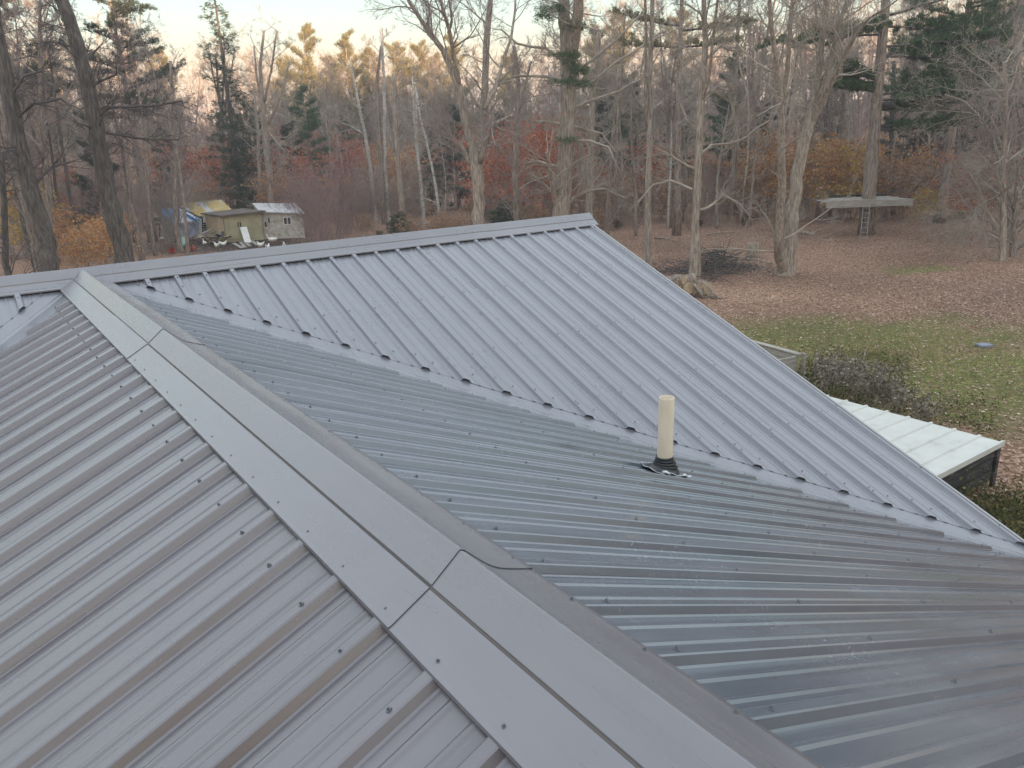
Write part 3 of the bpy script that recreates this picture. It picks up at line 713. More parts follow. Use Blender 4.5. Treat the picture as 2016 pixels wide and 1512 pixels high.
# tarps
rs = random.Random(12)
def sheet(name, mt, corners, sag=.25, n=14, label='', cat='tarp', group=None, fray=.06, seed=1):
    rr = random.Random(seed); a, b, c, d = corners; mb = MB(); P = []
    for i in range(n+1):
        row = []
        for j in range(n+1):
            s, t = i/n, j/n; p = a.lerp(b, s).lerp(d.lerp(c, s), t)
            p = p+Vector((0, 0, -sag*math.sin(math.pi*s)*math.sin(math.pi*t)+.05*math.sin(s*11+t*5+seed)))-HF*(.12*math.sin(s*9+seed)*math.sin(t*7))
            if i in (0, n) or j in (0, n): p = p+Vector((rr.uniform(-fray, fray), rr.uniform(-fray, fray), rr.uniform(-fray, fray)))
            row.append(p)
        P.append(row)
    for i in range(n):
        for j in range(n):
            q = [P[i][j], P[i+1][j], P[i+1][j+1], P[i][j+1]]; mb.face(q, True)
    o = mb.build(name, mt); weld(o); md = o.modifiers.new('solid', 'SOLIDIFY'); md.thickness = .01
    return tag(o, label, cat, group)
Dt = D1+2.2
sheet('tarp', M['blue_tarp'], [G(318, 412, Dt+2), G(347, 409, Dt+2), G(345, 447, Dt+.6), G(322, 425, Dt+.6)], .2, label='torn bright blue tarp hanging left of the white tarp', seed=2)
sheet('tarp', M['white_tarp'], [G(352, 407, Dt+1.5), G(366, 408, Dt+1.5), G(393, 434, Dt), G(351, 441, Dt)], .1, label='white tarp over the lean-to beside the yellow roof', seed=3)
sheet('tarp', M['blue_tarp'], [G(358, 421, Dt-.2), G(370, 424, Dt-.2), G(394, 431, Dt-.5), G(386, 438, Dt-.5)], .05, label='strip of blue tarp lying across the white tarp', seed=4)
sheet('tarp', M['grey_tarp'], [G(351, 441, Dt-.1), G(392, 437, Dt-.1), G(390, 462, Dt-.8), G(353, 474, Dt-.9)], .2, label='shiny grey plastic sheet hanging below the white tarp', seed=5)
sheet('tarp', M['blue_tarp'], [G(294, 447, Dt), G(302, 446, Dt), G(303, 457, Dt-.2), G(293, 458, Dt-.2)], .05, label='small scrap of blue tarp among the sticks at far left', seed=6)
mb = MB(); fp = [(300, 446, 474), (314, 441, 472), (352, 405, 470), (398, 428, 460)]
for x, ya, yb in fp: stick(mb, G(x, ya, Dt+.2), Vector((G(x, yb, Dt+.2).x, G(x, yb, Dt+.2).y, GZ)), .05)
stick(mb, G(294, 442, Dt+.2), G(330, 440, Dt+.2), .04); stick(mb, G(352, 407, Dt+.2), G(398, 430, Dt-.1), .05)
tag(mb.build('pole_frame', M['old_wood']), 'rough pole frame carrying the tarps left of the coop', 'frame')
pz = G(334, 470, Dt-.5); mb = MB(); mb.beam(Vector((pz.x, pz.y, GZ)), Vector((pz.x, pz.y, GZ))+Vector((0, 0, 1.65)), .5, .55)
tag(mb.build('grey_cabinet', M['grey_wood']), 'upright grey wooden cabinet standing in front of the blue tarp', 'cabinet')
# leaning boards, scrap and logs: each piece its own thing
def board(a, b, w, t, mt, label, name='board', group=None, cat='board'):
    mb = MB(); mb.beam(a, b, w, t); return tag(mb.build(name, mt), label, cat, group)
fa = G(488, 474, D1-.3); fa.z = GZ+.02
board(fa, G(479, 447, D1+.35), .42, .03, M['white'], 'white painted board leaning on the olive coop')
grp = 'scrap boards heaped by the coop'
for i in range(16):
    px = 398+i*2.9+rs.uniform(-2, 2); c = G(px, 470, D1-.2+rs.uniform(-.8, .8)); c.z = GZ+rs.uniform(.1, .75)
    d = Vector((rs.uniform(-1, 1), rs.uniform(-1, 1), rs.uniform(-.35, .35))).normalized()*rs.uniform(.35, .95)
    board(c-d, c+d, rs.uniform(.1, .25), .04, rs.choice([M['old_wood'], M['grey_wood'], M['old_wood'], M['new_wood']]), 'weathered scrap board in the heap left of the coop', 'scrap_board', grp)
for i, (x0_, y0_, x1_, y1_) in enumerate(((470, 474, 482, 489), (478, 476, 492, 486), (492, 474, 506, 484), (460, 482, 476, 490))):
    a = on_ground(x0_, y0_); b = on_ground(x1_, y1_); a.z += .1; b.z += .05
    board(a, b, .2, .05, M['grey_wood'], ('grey plank on the ground left of the leaning white board', 'grey plank on the ground under the leaning white board', 'grey plank on the ground right of the leaning white board', 'grey plank on the ground farthest left before the olive coop')[i], 'plank', 'planks lying before the coop')
for (px, py, mt, sx, lb) in ((366, 487, 'mint', .42, 'mint green plastic tub lying in the chicken yard'), (342, 500, 'red', .22, 'red plastic tub just above the roof ridge'), (382, 495, 'red', .22, 'small red plastic crate beside the mint tub')):
    p = on_ground(px, py); mb = MB(); n = 12
    for (r0, z0, r1, z1) in ((.32*sx*2, 0, .42*sx*2, .5*sx*2), (.42*sx*2, .5*sx*2, .46*sx*2, .5*sx*2), (.46*sx*2, .5*sx*2, .46*sx*2, .46*sx*2), (.38*sx*2, .5*sx*2, .28*sx*2, .05)):
        for j in range(n):
            a_, b_ = CS[n][j], CS[n][(j+1) % n]; mb.face([(r0*a_[0], r0*a_[1], z0), (r0*b_[0], r0*b_[1], z0), (r1*b_[0], r1*b_[1], z1), (r1*a_[0], r1*a_[1], z1)], True)
    mb.face([(.3*sx*2*c, .3*sx*2*s, .03) for c, s in CS[12]]); mb.face([(.32*sx*2*c, .32*sx*2*s, 0) for c, s in CS[12]][::-1])
    o = mb.build('plastic_tub', M[mt]); o.location = p; o.rotation_euler = (rs.uniform(.3, .9), rs.uniform(-.3, .3), rs.uniform(0, 6)); o.location.z += .12; tag(o, lb, 'tub')

# birds
def goose(px, py, heading, s, label, name='goose', down=False):
    p = on_ground(px, py); o = empty(name, p, heading)
    tag(o, label, 'bird', 'white poultry in the yard')
    body = [(-.36, 0, .30), (-.30, 0, .31), (-.20, 0, .30), (-.06, 0, .28), (.08, 0, .29), (.18, 0, .32), (.235, 0, .38), (.25, 0, .46), (.25, 0, .54), (.27, 0, .585), (.315, 0, .59), (.345, 0, .58)]
    rad = [.012, .055, .105, .135, .13, .095, .058, .04, .034, .045, .042, .02]
    if name == 'chicken':
        body = [(-.26, 0, .42), (-.20, 0, .36), (-.13, 0, .28), (-.03, 0, .24), (.06, 0, .25), (.12, 0, .31), (.15, 0, .37), (.17, 0, .41), (.20, 0, .415), (.215, 0, .41)]; rad = [.02, .05, .085, .115, .105, .07, .045, .036, .034, .018]
    if down: body = [(x, y, z if x < .2 else .62-z*.65) for x, y, z in body]
    mb = MB(); mb.tube([(x*s, y*s, z*s) for x, y, z in body], [r*s for r in rad], 10)
    b = mb.build('body', M['bird'], o)
    hx, _, hz = body[-1]
    mb = MB(); mb.tube([((hx-.01)*s, 0, hz*s), ((hx+.07)*s, 0, (hz-.02)*s)], [.016*s, .006*s], 6); mb.build('beak', M['beak'], o)
    for sy in (-1, 1):
        mb = MB(); mb.tube([(0, sy*.05*s, .2*s), (.01*s, sy*.055*s, .1*s), (-.005*s, sy*.055*s, .012*s)], [.016*s, .011*s, .01*s], 6)
        mb.face([(-.02*s, sy*.055*s-.01, .008), (.08*s, sy*.055*s-.045*s, .008), (.09*s, sy*.055*s, .008), (.08*s, sy*.055*s+.045*s, .008), (-.02*s, sy*.055*s+.01, .008)])
        mb.build('leg', M['beak'], o)
    return o
hd = math.atan2(HR.y, HR.x)
goose(537, 480, hd+math.pi+.3, .95, 'largest white goose, nearest the ridge right of the coop')
goose(563, 470, hd+.6, .85, 'white goose with raised neck under the hen house window')
goose(404, 486, hd+2.2, .85, 'white goose in front of the scrap heap')
goose(322, 477, hd+1.0, .85, 'white goose by the foot of the grey cabinet')
goose(428, 491, hd+2.6, 1.0, 'white chicken pecking left of the olive coop', 'chicken')
goose(441, 488, hd+.4, 1.0, 'white chicken at the corner of the pale board end wall', 'chicken')
goose(514, 490, hd+3.0, 1.0, 'speckled white chicken left of the largest goose', 'chicken')
goose(528, 495, hd+1.4, 1.0, 'white chicken half hidden behind the ridge below the largest goose', 'chicken')
goose(560, 492, hd+1.8, 1.0, 'white chicken half hidden behind the ridge, right of the largest goose', 'chicken')

# log pile with sticks near the bare trunk
LD = fwd(on_ground(1350, 588))
logs = [(1344, 553, .20, .50, 1.0, 'squat round log on top of the pile, darker end'), (1358, 553, .22, .42, .2, 'upright pale log on top of the pile'),
        (1344, 565, .14, .3, 1.4, 'small pale ringed log in the middle of the pile'), (1352, 567, .24, .5, 1.3, 'large log with brown cut face in the middle of the pile'),
        (1381, 568, .26, .45, 1.5, 'round log with brown cut face at the right of the pile'), (1366, 566, .22, .5, .9, 'dark red log between the two brown faced logs'),
        (1332, 557, .2, .5, .7, 'split log at the left of the pile by the roof edge'), (1366, 580, .25, .7, .3, 'bottom log lying lengthwise under the pile')]
for px, py, r_, ln, tw, lb in logs:
    r_ *= .95; c = G(1362+(px-1362)*1.25, py-2, LD+.3); c.z = max(c.z, GZ+r_*.9)
    d = (HF*-math.sin(tw)+HR*math.cos(tw)); 
    if 'upright' in lb: d = (Vector((0, 0, 1))*.3+HR).normalized()
    o = empty('log', c); tag(o, lb, 'log', 'logs in the pile')
    mb = MB(); pts = [d*(-ln/2), d*(-ln/6), d*(ln/6), d*(ln/2)]; mb.tube(pts, [r_*1.02, r_*.97, r_, r_*.98], 12); bo = mb.build('bark', M['bark'], o)
    for s in (-1, 1):
        mb = MB(); mb.tube([d*(s*ln/2*.99), d*(s*(ln/2+.012))], [r_*.92, r_*.90], 12); mb.build('cut_end', M['endgrain'], o)
for i, (xa, ya, xb, yb) in enumerate(((1362, 556, 1386, 592), (1366, 558, 1390, 588), (1382, 553, 1412, 586), (1368, 554, 1384, 557), (1384, 582, 1406, 577), (1384, 585, 1408, 583), (1378, 598, 1424, 588), (1386, 600, 1408, 597), (1326, 551, 1340, 545), (1404, 578, 1410, 592))):
    a = G(xa, ya, LD); b = G(xb, yb, LD-.3); 
    for q in (a, b): q.z = max(q.z, GZ+.04)
    mb = MB(); mb.tube([a, a.lerp(b, .5)+Vector((0, 0, .03)), b], [.026, .03, .022], 6)
    tag(mb.build('stick', M['bark_pale']), ('steep stick leaning across the front of the brown faced logs', 'second steep stick just right of the first one on the logs', 'long stick sloping down right from the pile top', 'short level stick on top of the log pile', 'level stick low at the right end of the pile', 'lower level stick just under the other at the right end', 'long stick lying on the leaves below the pile', 'short stick lying below the long one under the pile', 'stick poking up left from the pile over the roof edge', 'small upright stick at the far right end of the pile')[i], 'stick', 'sticks around the log pile')
mb = MB(); rs = random.Random(41)
for i in range(110):
    c = on_ground(rs.gauss(1412, 20), rs.gauss(524, 13)); h = max(0, .75-.35*((c-on_ground(1412, 524)).length)); c.z = GZ+rs.uniform(.02, .08+h)
    d = Vector((rs.gauss(0, 1), rs.gauss(0, 1), rs.gauss(0, .35))).normalized()*rs.uniform(.25, .9); mb.tube([c-d, c+Vector((0, 0, .05)), c+d], [.012, .022, .01], 4)
tag(mb.build('brush_pile', M['bark_dark']), 'low dark heap of cut brush on bare soil right of the log pile', 'brush pile')
p = on_ground(1482, 500); mb = MB(); mb.tube([p-Vector((0, 0, .2)), p+Vector((0, 0, .15)), p+Vector((.02, 0, .55))], [.36, .27, .24], 12); tag(mb.build('tree_stump', M['bark_pale']), 'pale cut stump left of the forked double trunk', 'stump')
for (xa, ya, xb, yb, r_, lb) in ((1566, 461, 1606, 467, .12, 'fallen grey log behind the forked double trunk'), (1392, 464, 1450, 458, .05, 'thin fallen branch on the leaves behind the bare trunk'), (1290, 470, 1340, 478, .05, 'thin fallen branch left of the bare trunk'), (1945, 489, 1965, 491, .06, 'short pale fallen stick left of the right hand clump'), (1468, 512, 1520, 522, .05, 'fallen branch lying left of the forked trunk foot')):
    a = on_ground(xa, ya); b = on_ground(xb, yb); a.z += r_; b.z += r_
    mb = MB(); mb.tube([a, a.lerp(b, .4)+Vector((0, 0, .06)), b], [r_, r_*.9, r_*.6], 7); tag(mb.build('fallen_branch', M['bark_pale']), lb, 'branch')
# ------------------------------------------------------------------ trees
def rvec(rng): return Vector((rng.gauss(0, 1), rng.gauss(0, 1), rng.gauss(0, 1)))
def grow(mb, p, d, Ln, r, lvl, rng, kids=(6, 5, 4), up=.10, wand=.16, tips=None, minr=.004, ang=(.5, 1.0)):
    """one branch and, recursively, its twigs"""
    ns = 5 if lvl == 0 else (4 if lvl == 1 else 3); px, py, pz = p; dx, dy, dz = d
    pts = [(px, py, pz)]; dirs = [(dx, dy, dz)]; st = Ln/ns
    for i in range(ns):
        dx += rng.gauss(0, wand); dy += rng.gauss(0, wand); dz += rng.gauss(0, wand)+up
        l = math.sqrt(dx*dx+dy*dy+dz*dz) or 1; dx /= l; dy /= l; dz /= l
        px += dx*st; py += dy*st; pz += dz*st; pts.append((px, py, pz)); dirs.append((dx, dy, dz))
    rad = [max(minr*.6, r*(1-.8*i/ns)) for i in range(ns+1)]
    mb.tube(pts, rad, 5 if lvl == 0 and r > .03 else 3, cap=False)
    if tips is not None and lvl >= 1: tips.append((pts, lvl))
    if lvl < len(kids):
        n = kids[lvl]
        for k in range(n):
            t = rng.uniform(.22, 1)*ns; i = min(int(t), ns-1); f = t-i; a, b = pts[i], pts[i+1]
            q = (a[0]+(b[0]-a[0])*f, a[1]+(b[1]-a[1])*f, a[2]+(b[2]-a[2])*f); dd = Vector(dirs[i])
            s = dd.cross(rvec(rng)); s.normalize(); an = rng.uniform(*ang); nd = dd*math.cos(an)+s*math.sin(an)
            grow(mb, q, tuple(nd), Ln*rng.uniform(.4, .62)*(1-.35*t/ns), max(minr, rad[i]*.55), lvl+1, rng, kids, up, wand*1.1, tips, minr, ang)
def limb_pts(pl, n=4):
    """refine a polyline [(Vector, r)] with a little wobble"""
    out = []
    for i in range(len(pl)-1):
        for k in range(n):
            t = k/n; out.append((pl[i][0].lerp(pl[i+1][0], t), pl[i][1]*(1-t)+pl[i+1][1]*t))
    out.append(pl[-1]); return out
ID = [0]
def hero(name, D, limbs, seed, bark='bark', twig='twig', label='', cat='tree', group=None, kids=(6, 5, 4), nb=20, bl=(1.2, 3.0), start=.35, ext=5, up=.08, depth=1.0, needles=None, drop=0, extra=None, ws=1.):
    """a tree traced as limbs [(px,py,width_px)...] at distance D; first limb is the trunk from its foot"""
    rng = random.Random(seed)
    foot = at(limbs[0][0][0], limbs[0][0][1], D); root = empty(name, (foot.x, foot.y, gz(foot.x, foot.y)))
    tag(root, label, cat, group)
    tr = MB(); cr = MB(); O = root.location; L3 = []
    for li, lm in enumerate(limbs):
        ph = rng.uniform(0, 6.28); amp = 0 if li == 0 else depth
        pl = []
        for k, (x, y, wd) in enumerate(lm):
            dd = D+amp*math.sin(ph)*k*.55; q = at(x, y, dd); pl.append((q-O, ws*wd*dd/FPX/2))
        if li == 0:
            r0 = pl[0][1]; g = Vector((pl[0][0].x, pl[0][0].y, -.35))
            if pl[0][0].z > .3: pl = [(g, r0*1.45), (g+(pl[0][0]-g)*.25+Vector((0, 0, .15)), r0*1.12)]+pl
            else: pl = [(g, r0*1.5), (pl[0][0]+Vector((0, 0, .12)), r0*1.2)]+pl[1:] if len(pl) > 1 else pl
        if lm[-1][1] < 25 and ext:
            d = (pl[-1][0]-pl[-2][0]).normalized(); q, r = pl[-1]
            for k in range(3): d = (d+Vector((rng.gauss(0, .1), rng.gauss(0, .1), .12))).normalized(); q = q+d*ext/3; r *= .68; pl.append((q, r))
        pts = limb_pts(pl, 3)
        for i in range(1, len(pts)-1): pts[i] = (pts[i][0]+rvec(rng)*pts[i][1]*.10, pts[i][1]*rng.uniform(.95, 1.06))
        tr.tube([p for p, r in pts], [max(r, .008) for p, r in pts], 12 if pts[0][1] > .12 else 8, cap=True); L3.append(pts)
    tips = [] if needles else None
    for li, pts in enumerate(L3):
        tot = len(pts)
        n = int(nb*(1.0 if li == 0 else .55))
        for k in range(n):
            t = rng.uniform(start if li == 0 else .12, 1)*(tot-1); i = min(int(t), tot-2); f = t-i
            p = pts[i][0].lerp(pts[i+1][0], f); r = pts[i][1]; ax = (pts[i+1][0]-pts[i][0]).normalized()
            s = ax.cross(rvec(rng)).normalized(); an = rng.uniform(.6, 1.35); d = (ax*math.cos(an)+s*math.sin(an)).normalized()
            ln = rng.uniform(*bl)*(1-.35*t/tot)
            grow(cr, tuple(p), tuple(d), ln, min(r*.45, .012+ln*.012), 0, rng, kids, up-drop, .15, tips, .006)
    if extra: extra(cr, O, rng)
    tr.build('trunk', M[bark], root); cr.build('crown', M[twig], root)
    return root, tips, O
def needle_cloud(cent, dirs, n, ln, wd, rng, droop=.1, thick=.0):
    """n thin needle blades around every centre"""
    cent = np.repeat(np.asarray(cent, float), n, 0); N_ = len(cent)
    v = rng.normal(size=(N_, 3)); v[:, 2] = np.abs(v[:, 2])*.6-droop
    if dirs is not None: v = v*.6+np.repeat(np.asarray(dirs), n, 0)*.9
    v /= np.linalg.norm(v, axis=1)[:, None]+1e-9
    s = np.cross(v, rng.normal(size=(N_, 3))); s /= np.linalg.norm(s, axis=1)[:, None]+1e-9
    l = ln*rng.uniform(.6, 1.25, (N_, 1)); wv = s*wd*rng.uniform(.6, 1.3, (N_, 1))/2
    c = cent+rng.normal(size=(N_, 3))*thick
    V = np.stack([c-wv, c+wv, c+v*l+wv*.3], 1).reshape(-1, 3)
    return V
def leaf_cloud(cent, n, size, spread, rng, flat=.4):
    cent = np.repeat(np.asarray(cent, float), n, 0); N_ = len(cent); c = cent+rng.normal(size=(N_, 3))*spread
    u = rng.normal(size=(N_, 3)); u /= np.linalg.norm(u, axis=1)[:, None]; w_ = rng.normal(size=(N_, 3)); w_[:, 2] *= flat
    v = np.cross(u, w_); v /= np.linalg.norm(v, axis=1)[:, None]+1e-9
    sz = size*rng.uniform(.6, 1.3, (N_, 1)); u = u*sz/2; v = v*sz*.35
    return np.stack([c-u, c-v+u*.1, c+u, c+v+u*.1], 1).reshape(-1, 3)

TIPN = lambda tips, every=1: [p for pts, l in tips for p in pts[1::every]]
def plume(cr, cent, dirs, p, d, ln, r, rng, flat=.25, tuft=.16):
    """a white-pine bough: flat fan of side shoots ending in needle tufts"""
    ns = 7; q = Vector(p); dd = Vector(d); pts = [q.copy()]
    for i in range(ns):
        dd = (dd+Vector((rng.gauss(0, .09), rng.gauss(0, .09), rng.gauss(.015, .05)))).normalized(); q = q+dd*ln/ns; pts.append(q.copy())
    cr.tube([tuple(x) for x in pts], [max(.012, r*(1-.85*i/ns)) for i in range(ns+1)], 5, cap=False)
    side = dd.cross(Vector((0, 0, 1))).normalized()
    for i in range(2, ns+1):
        for sgn in (-1, 1):
            for rep in range(2):
                l2 = ln*.30*rng.uniform(.6, 1.2)*(1-.35*abs(i/ns-.6)); v = (side*sgn*rng.uniform(.5, 1.1)+dd*rng.uniform(.4, .9)+Vector((0, 0, rng.gauss(.08, flat*.6)))).normalized()
                b = pts[i].lerp(pts[i-1], rng.random()); e = b+v*l2; m_ = b.lerp(e, .5)+Vector((0, 0, .03)); cr.tube([tuple(b), tuple(m_), tuple(e)], [.012, .008, .006], 3, cap=False)
                for k in range(max(4, int(l2/tuft*2.2))):
                    t = rng.uniform(.25, 1.05); c = b.lerp(e, t)+Vector((rng.gauss(0, tuft*.35), rng.gauss(0, tuft*.35), rng.gauss(.03, tuft*.22)))
                    cent.append(tuple(c)); dirs.append(tuple((v*.6+Vector((rng.gauss(0, .3), rng.gauss(0, .3), .45))).normalized()))

# --- twisted helper: explicit branch from pixel polyline
def pxbranch(paths, D, twigs=(5, 4), rr=.05):
    def f(cr, O, rng):
        for path in paths:
            ph = rng.uniform(-1, 1); pl = [at(x, y, D+ph*.5*i)-O for i, (x, y) in enumerate(path)]
            pts = limb_pts([(p, rr*(1-.7*i/len(pl))) for i, p in enumerate(pl)], 2)
            cr.tube([tuple(p+rvec(rng)*.02) for p, r in pts], [r for p, r in pts], 6, cap=False)
            for i in range(1, len(pts)):
                for k in range(2):
                    ax = (pts[i][0]-pts[i-1][0]).normalized(); s = ax.cross(rvec(rng)).normalized(); an = rng.uniform(.4, 1.1)
                    d = ax*math.cos(an)+s*math.sin(an); grow(cr, tuple(pts[i][0]), tuple(d), rng.uniform(.5, 1.5), pts[i][1]*.5, 1, rng, (0, 5, 4), .0, .2, None, .006)
    return f

D_dbl = fwd(on_ground(1540, 535))
hero('bare_maple', D_dbl, [[(1548, 531, 36), (1557, 451, 32), (1565, 390, 30), (1573, 328, 28), (1590, 254, 25), (1606, 185, 17), (1616, 110, 14), (1621, 50, 12), (1627, 0, 10)],
    [(1586, 268, 18), (1604, 225, 16), (1623, 165, 14), (1639, 100, 12), (1652, 50, 10), (1666, 5, 8)],
    [(1594, 245, 16), (1620, 195, 13), (1644, 150, 12), (1668, 100, 10), (1690, 60, 8), (1712, 35, 6), (1750, 12, 4)],
    [(1541, 546, 26), (1534, 505, 23), (1532, 480, 22), (1537, 400, 19), (1540, 330, 17), (1539, 240, 15), (1533, 160, 13), (1522, 80, 11), (1515, 5, 9)],
    [(1540, 242, 12), (1549, 160, 11), (1553, 85, 10), (1560, 5, 8)]], 11, 'bark_pale', 'twig_pale', 'forked maple with two pale trunks leaning apart, nearest the tree platform', nb=34, bl=(1.5, 3.6), start=.42, ws=.8)
D2 = fwd(on_ground(1368, 545))
hero('bare_ash', D2, [[(1368, 545, 25), (1370, 440, 21), (1374, 330, 18), (1377, 250, 17), (1385, 170, 15), (1389, 80, 13), (1386, 5, 11)], [(1382, 200, 9), (1398, 140, 8), (1405, 60, 7), (1412, 5, 6)]], 12, 'bark_pale', 'twig_pale',
    'straight pale trunk right behind the log pile with drooping bare limbs', nb=30, bl=(1.4, 3.0), start=.5, drop=.05, ws=.78,
    extra=pxbranch([[(1380, 302), (1402, 285), (1440, 282), (1465, 270), (1512, 238)], [(1377, 415), (1404, 402), (1420, 383), (1450, 396), (1482, 432)], [(1366, 332), (1340, 318), (1322, 308), (1290, 292)], [(1364, 372), (1320, 356), (1288, 362), (1255, 396)],
                    [(1383, 200), (1410, 172), (1432, 178), (1448, 230), (1452, 290)], [(1383, 120), (1420, 90), (1450, 100), (1470, 180), (1476, 240)], [(1384, 188), (1405, 176), (1440, 200), (1458, 260)], [(1376, 262), (1352, 235), (1340, 205)]], D2, rr=.055))
D3 = fwd(on_ground(1274, 518))
hero('bare_ash', D3, [[(1275, 516, 13), (1275, 400, 12), (1278, 300, 11), (1279, 200, 10), (1281, 100, 9), (1284, 5, 8)], [(1272, 250, 6), (1271, 130, 6), (1272, 60, 5), (1270, 5, 5)]], 13, 'bark_pale', 'twig_pale', 'slim double stemmed ash just past the end of the far ridge', nb=22, bl=(1, 2.2), start=.4)
hero('white_pine', 38, [[(1106, 436, 40), (1109, 380, 36), (1113, 320, 34), (1116, 250, 32), (1120, 180, 31), (1118, 110, 30), (1113, 60, 26), (1110, 5, 22)], [(1120, 130, 26), (1128, 90, 25), (1136, 50, 23), (1140, 5, 20)], [(1096, 415, 12), (1088, 360, 11), (1082, 330, 9), (1076, 300, 6)]], 14, 'bark_pale', 'twig_pale',
    'biggest pine with a thick forked trunk and dead limbs behind the far ridge', nb=16, bl=(1.5, 3.2), start=.05, kids=(6, 5, 3), up=0, ws=.88,
    extra=pxbranch([[(1125, 175), (1160, 165), (1190, 140), (1240, 105), (1290, 75), (1340, 55)], [(1128, 150), (1170, 115), (1215, 80), (1262, 25)], [(1128, 215), (1170, 195), (1220, 178), (1262, 155)], [(1120, 245), (1150, 255), (1185, 262), (1212, 300)], [(1120, 275), (1160, 278), (1196, 290), (1215, 330)],
                    [(1108, 245), (1070, 238), (1050, 240)], [(1105, 330), (1060, 318), (1035, 322)], [(1110, 120), (1075, 95), (1020, 88), (990, 60)], [(1104, 390), (1080, 372), (1045, 340)], [(1110, 160), (1070, 150), (1020, 150), (990, 160)], [(1118, 395), (1150, 378), (1190, 372), (1230, 390)]], 38, rr=.08))
hero('bare_maple', 36, [[(942, 440, 24), (943, 400, 22), (941, 350, 22), (930, 290, 17), (916, 240, 14), (908, 185, 13), (895, 150, 12), (872, 100, 10), (845, 62, 8), (806, 5, 6)],
    [(941, 352, 20), (947, 290, 16), (951, 230, 14), (955, 150, 12), (959, 70, 12), (965, 5, 9)], [(944, 320, 12), (962, 270, 10), (972, 245, 9), (1010, 226, 6)], [(905, 170, 9), (893, 110, 8), (885, 60, 7), (868, 5, 6)], [(928, 325, 9), (910, 290, 8), (895, 278, 7), (880, 255, 5)],
    [(954, 215, 9), (975, 175, 8), (990, 120, 6), (1006, 75, 5), (1014, 20, 4)], [(883, 65, 6), (890, 40, 5), (885, 5, 4)]], 15, 'bark_pale', 'twig', 'spreading grey maple forking low behind the middle of the far ridge', nb=30, bl=(1.3, 3.4), start=.6)
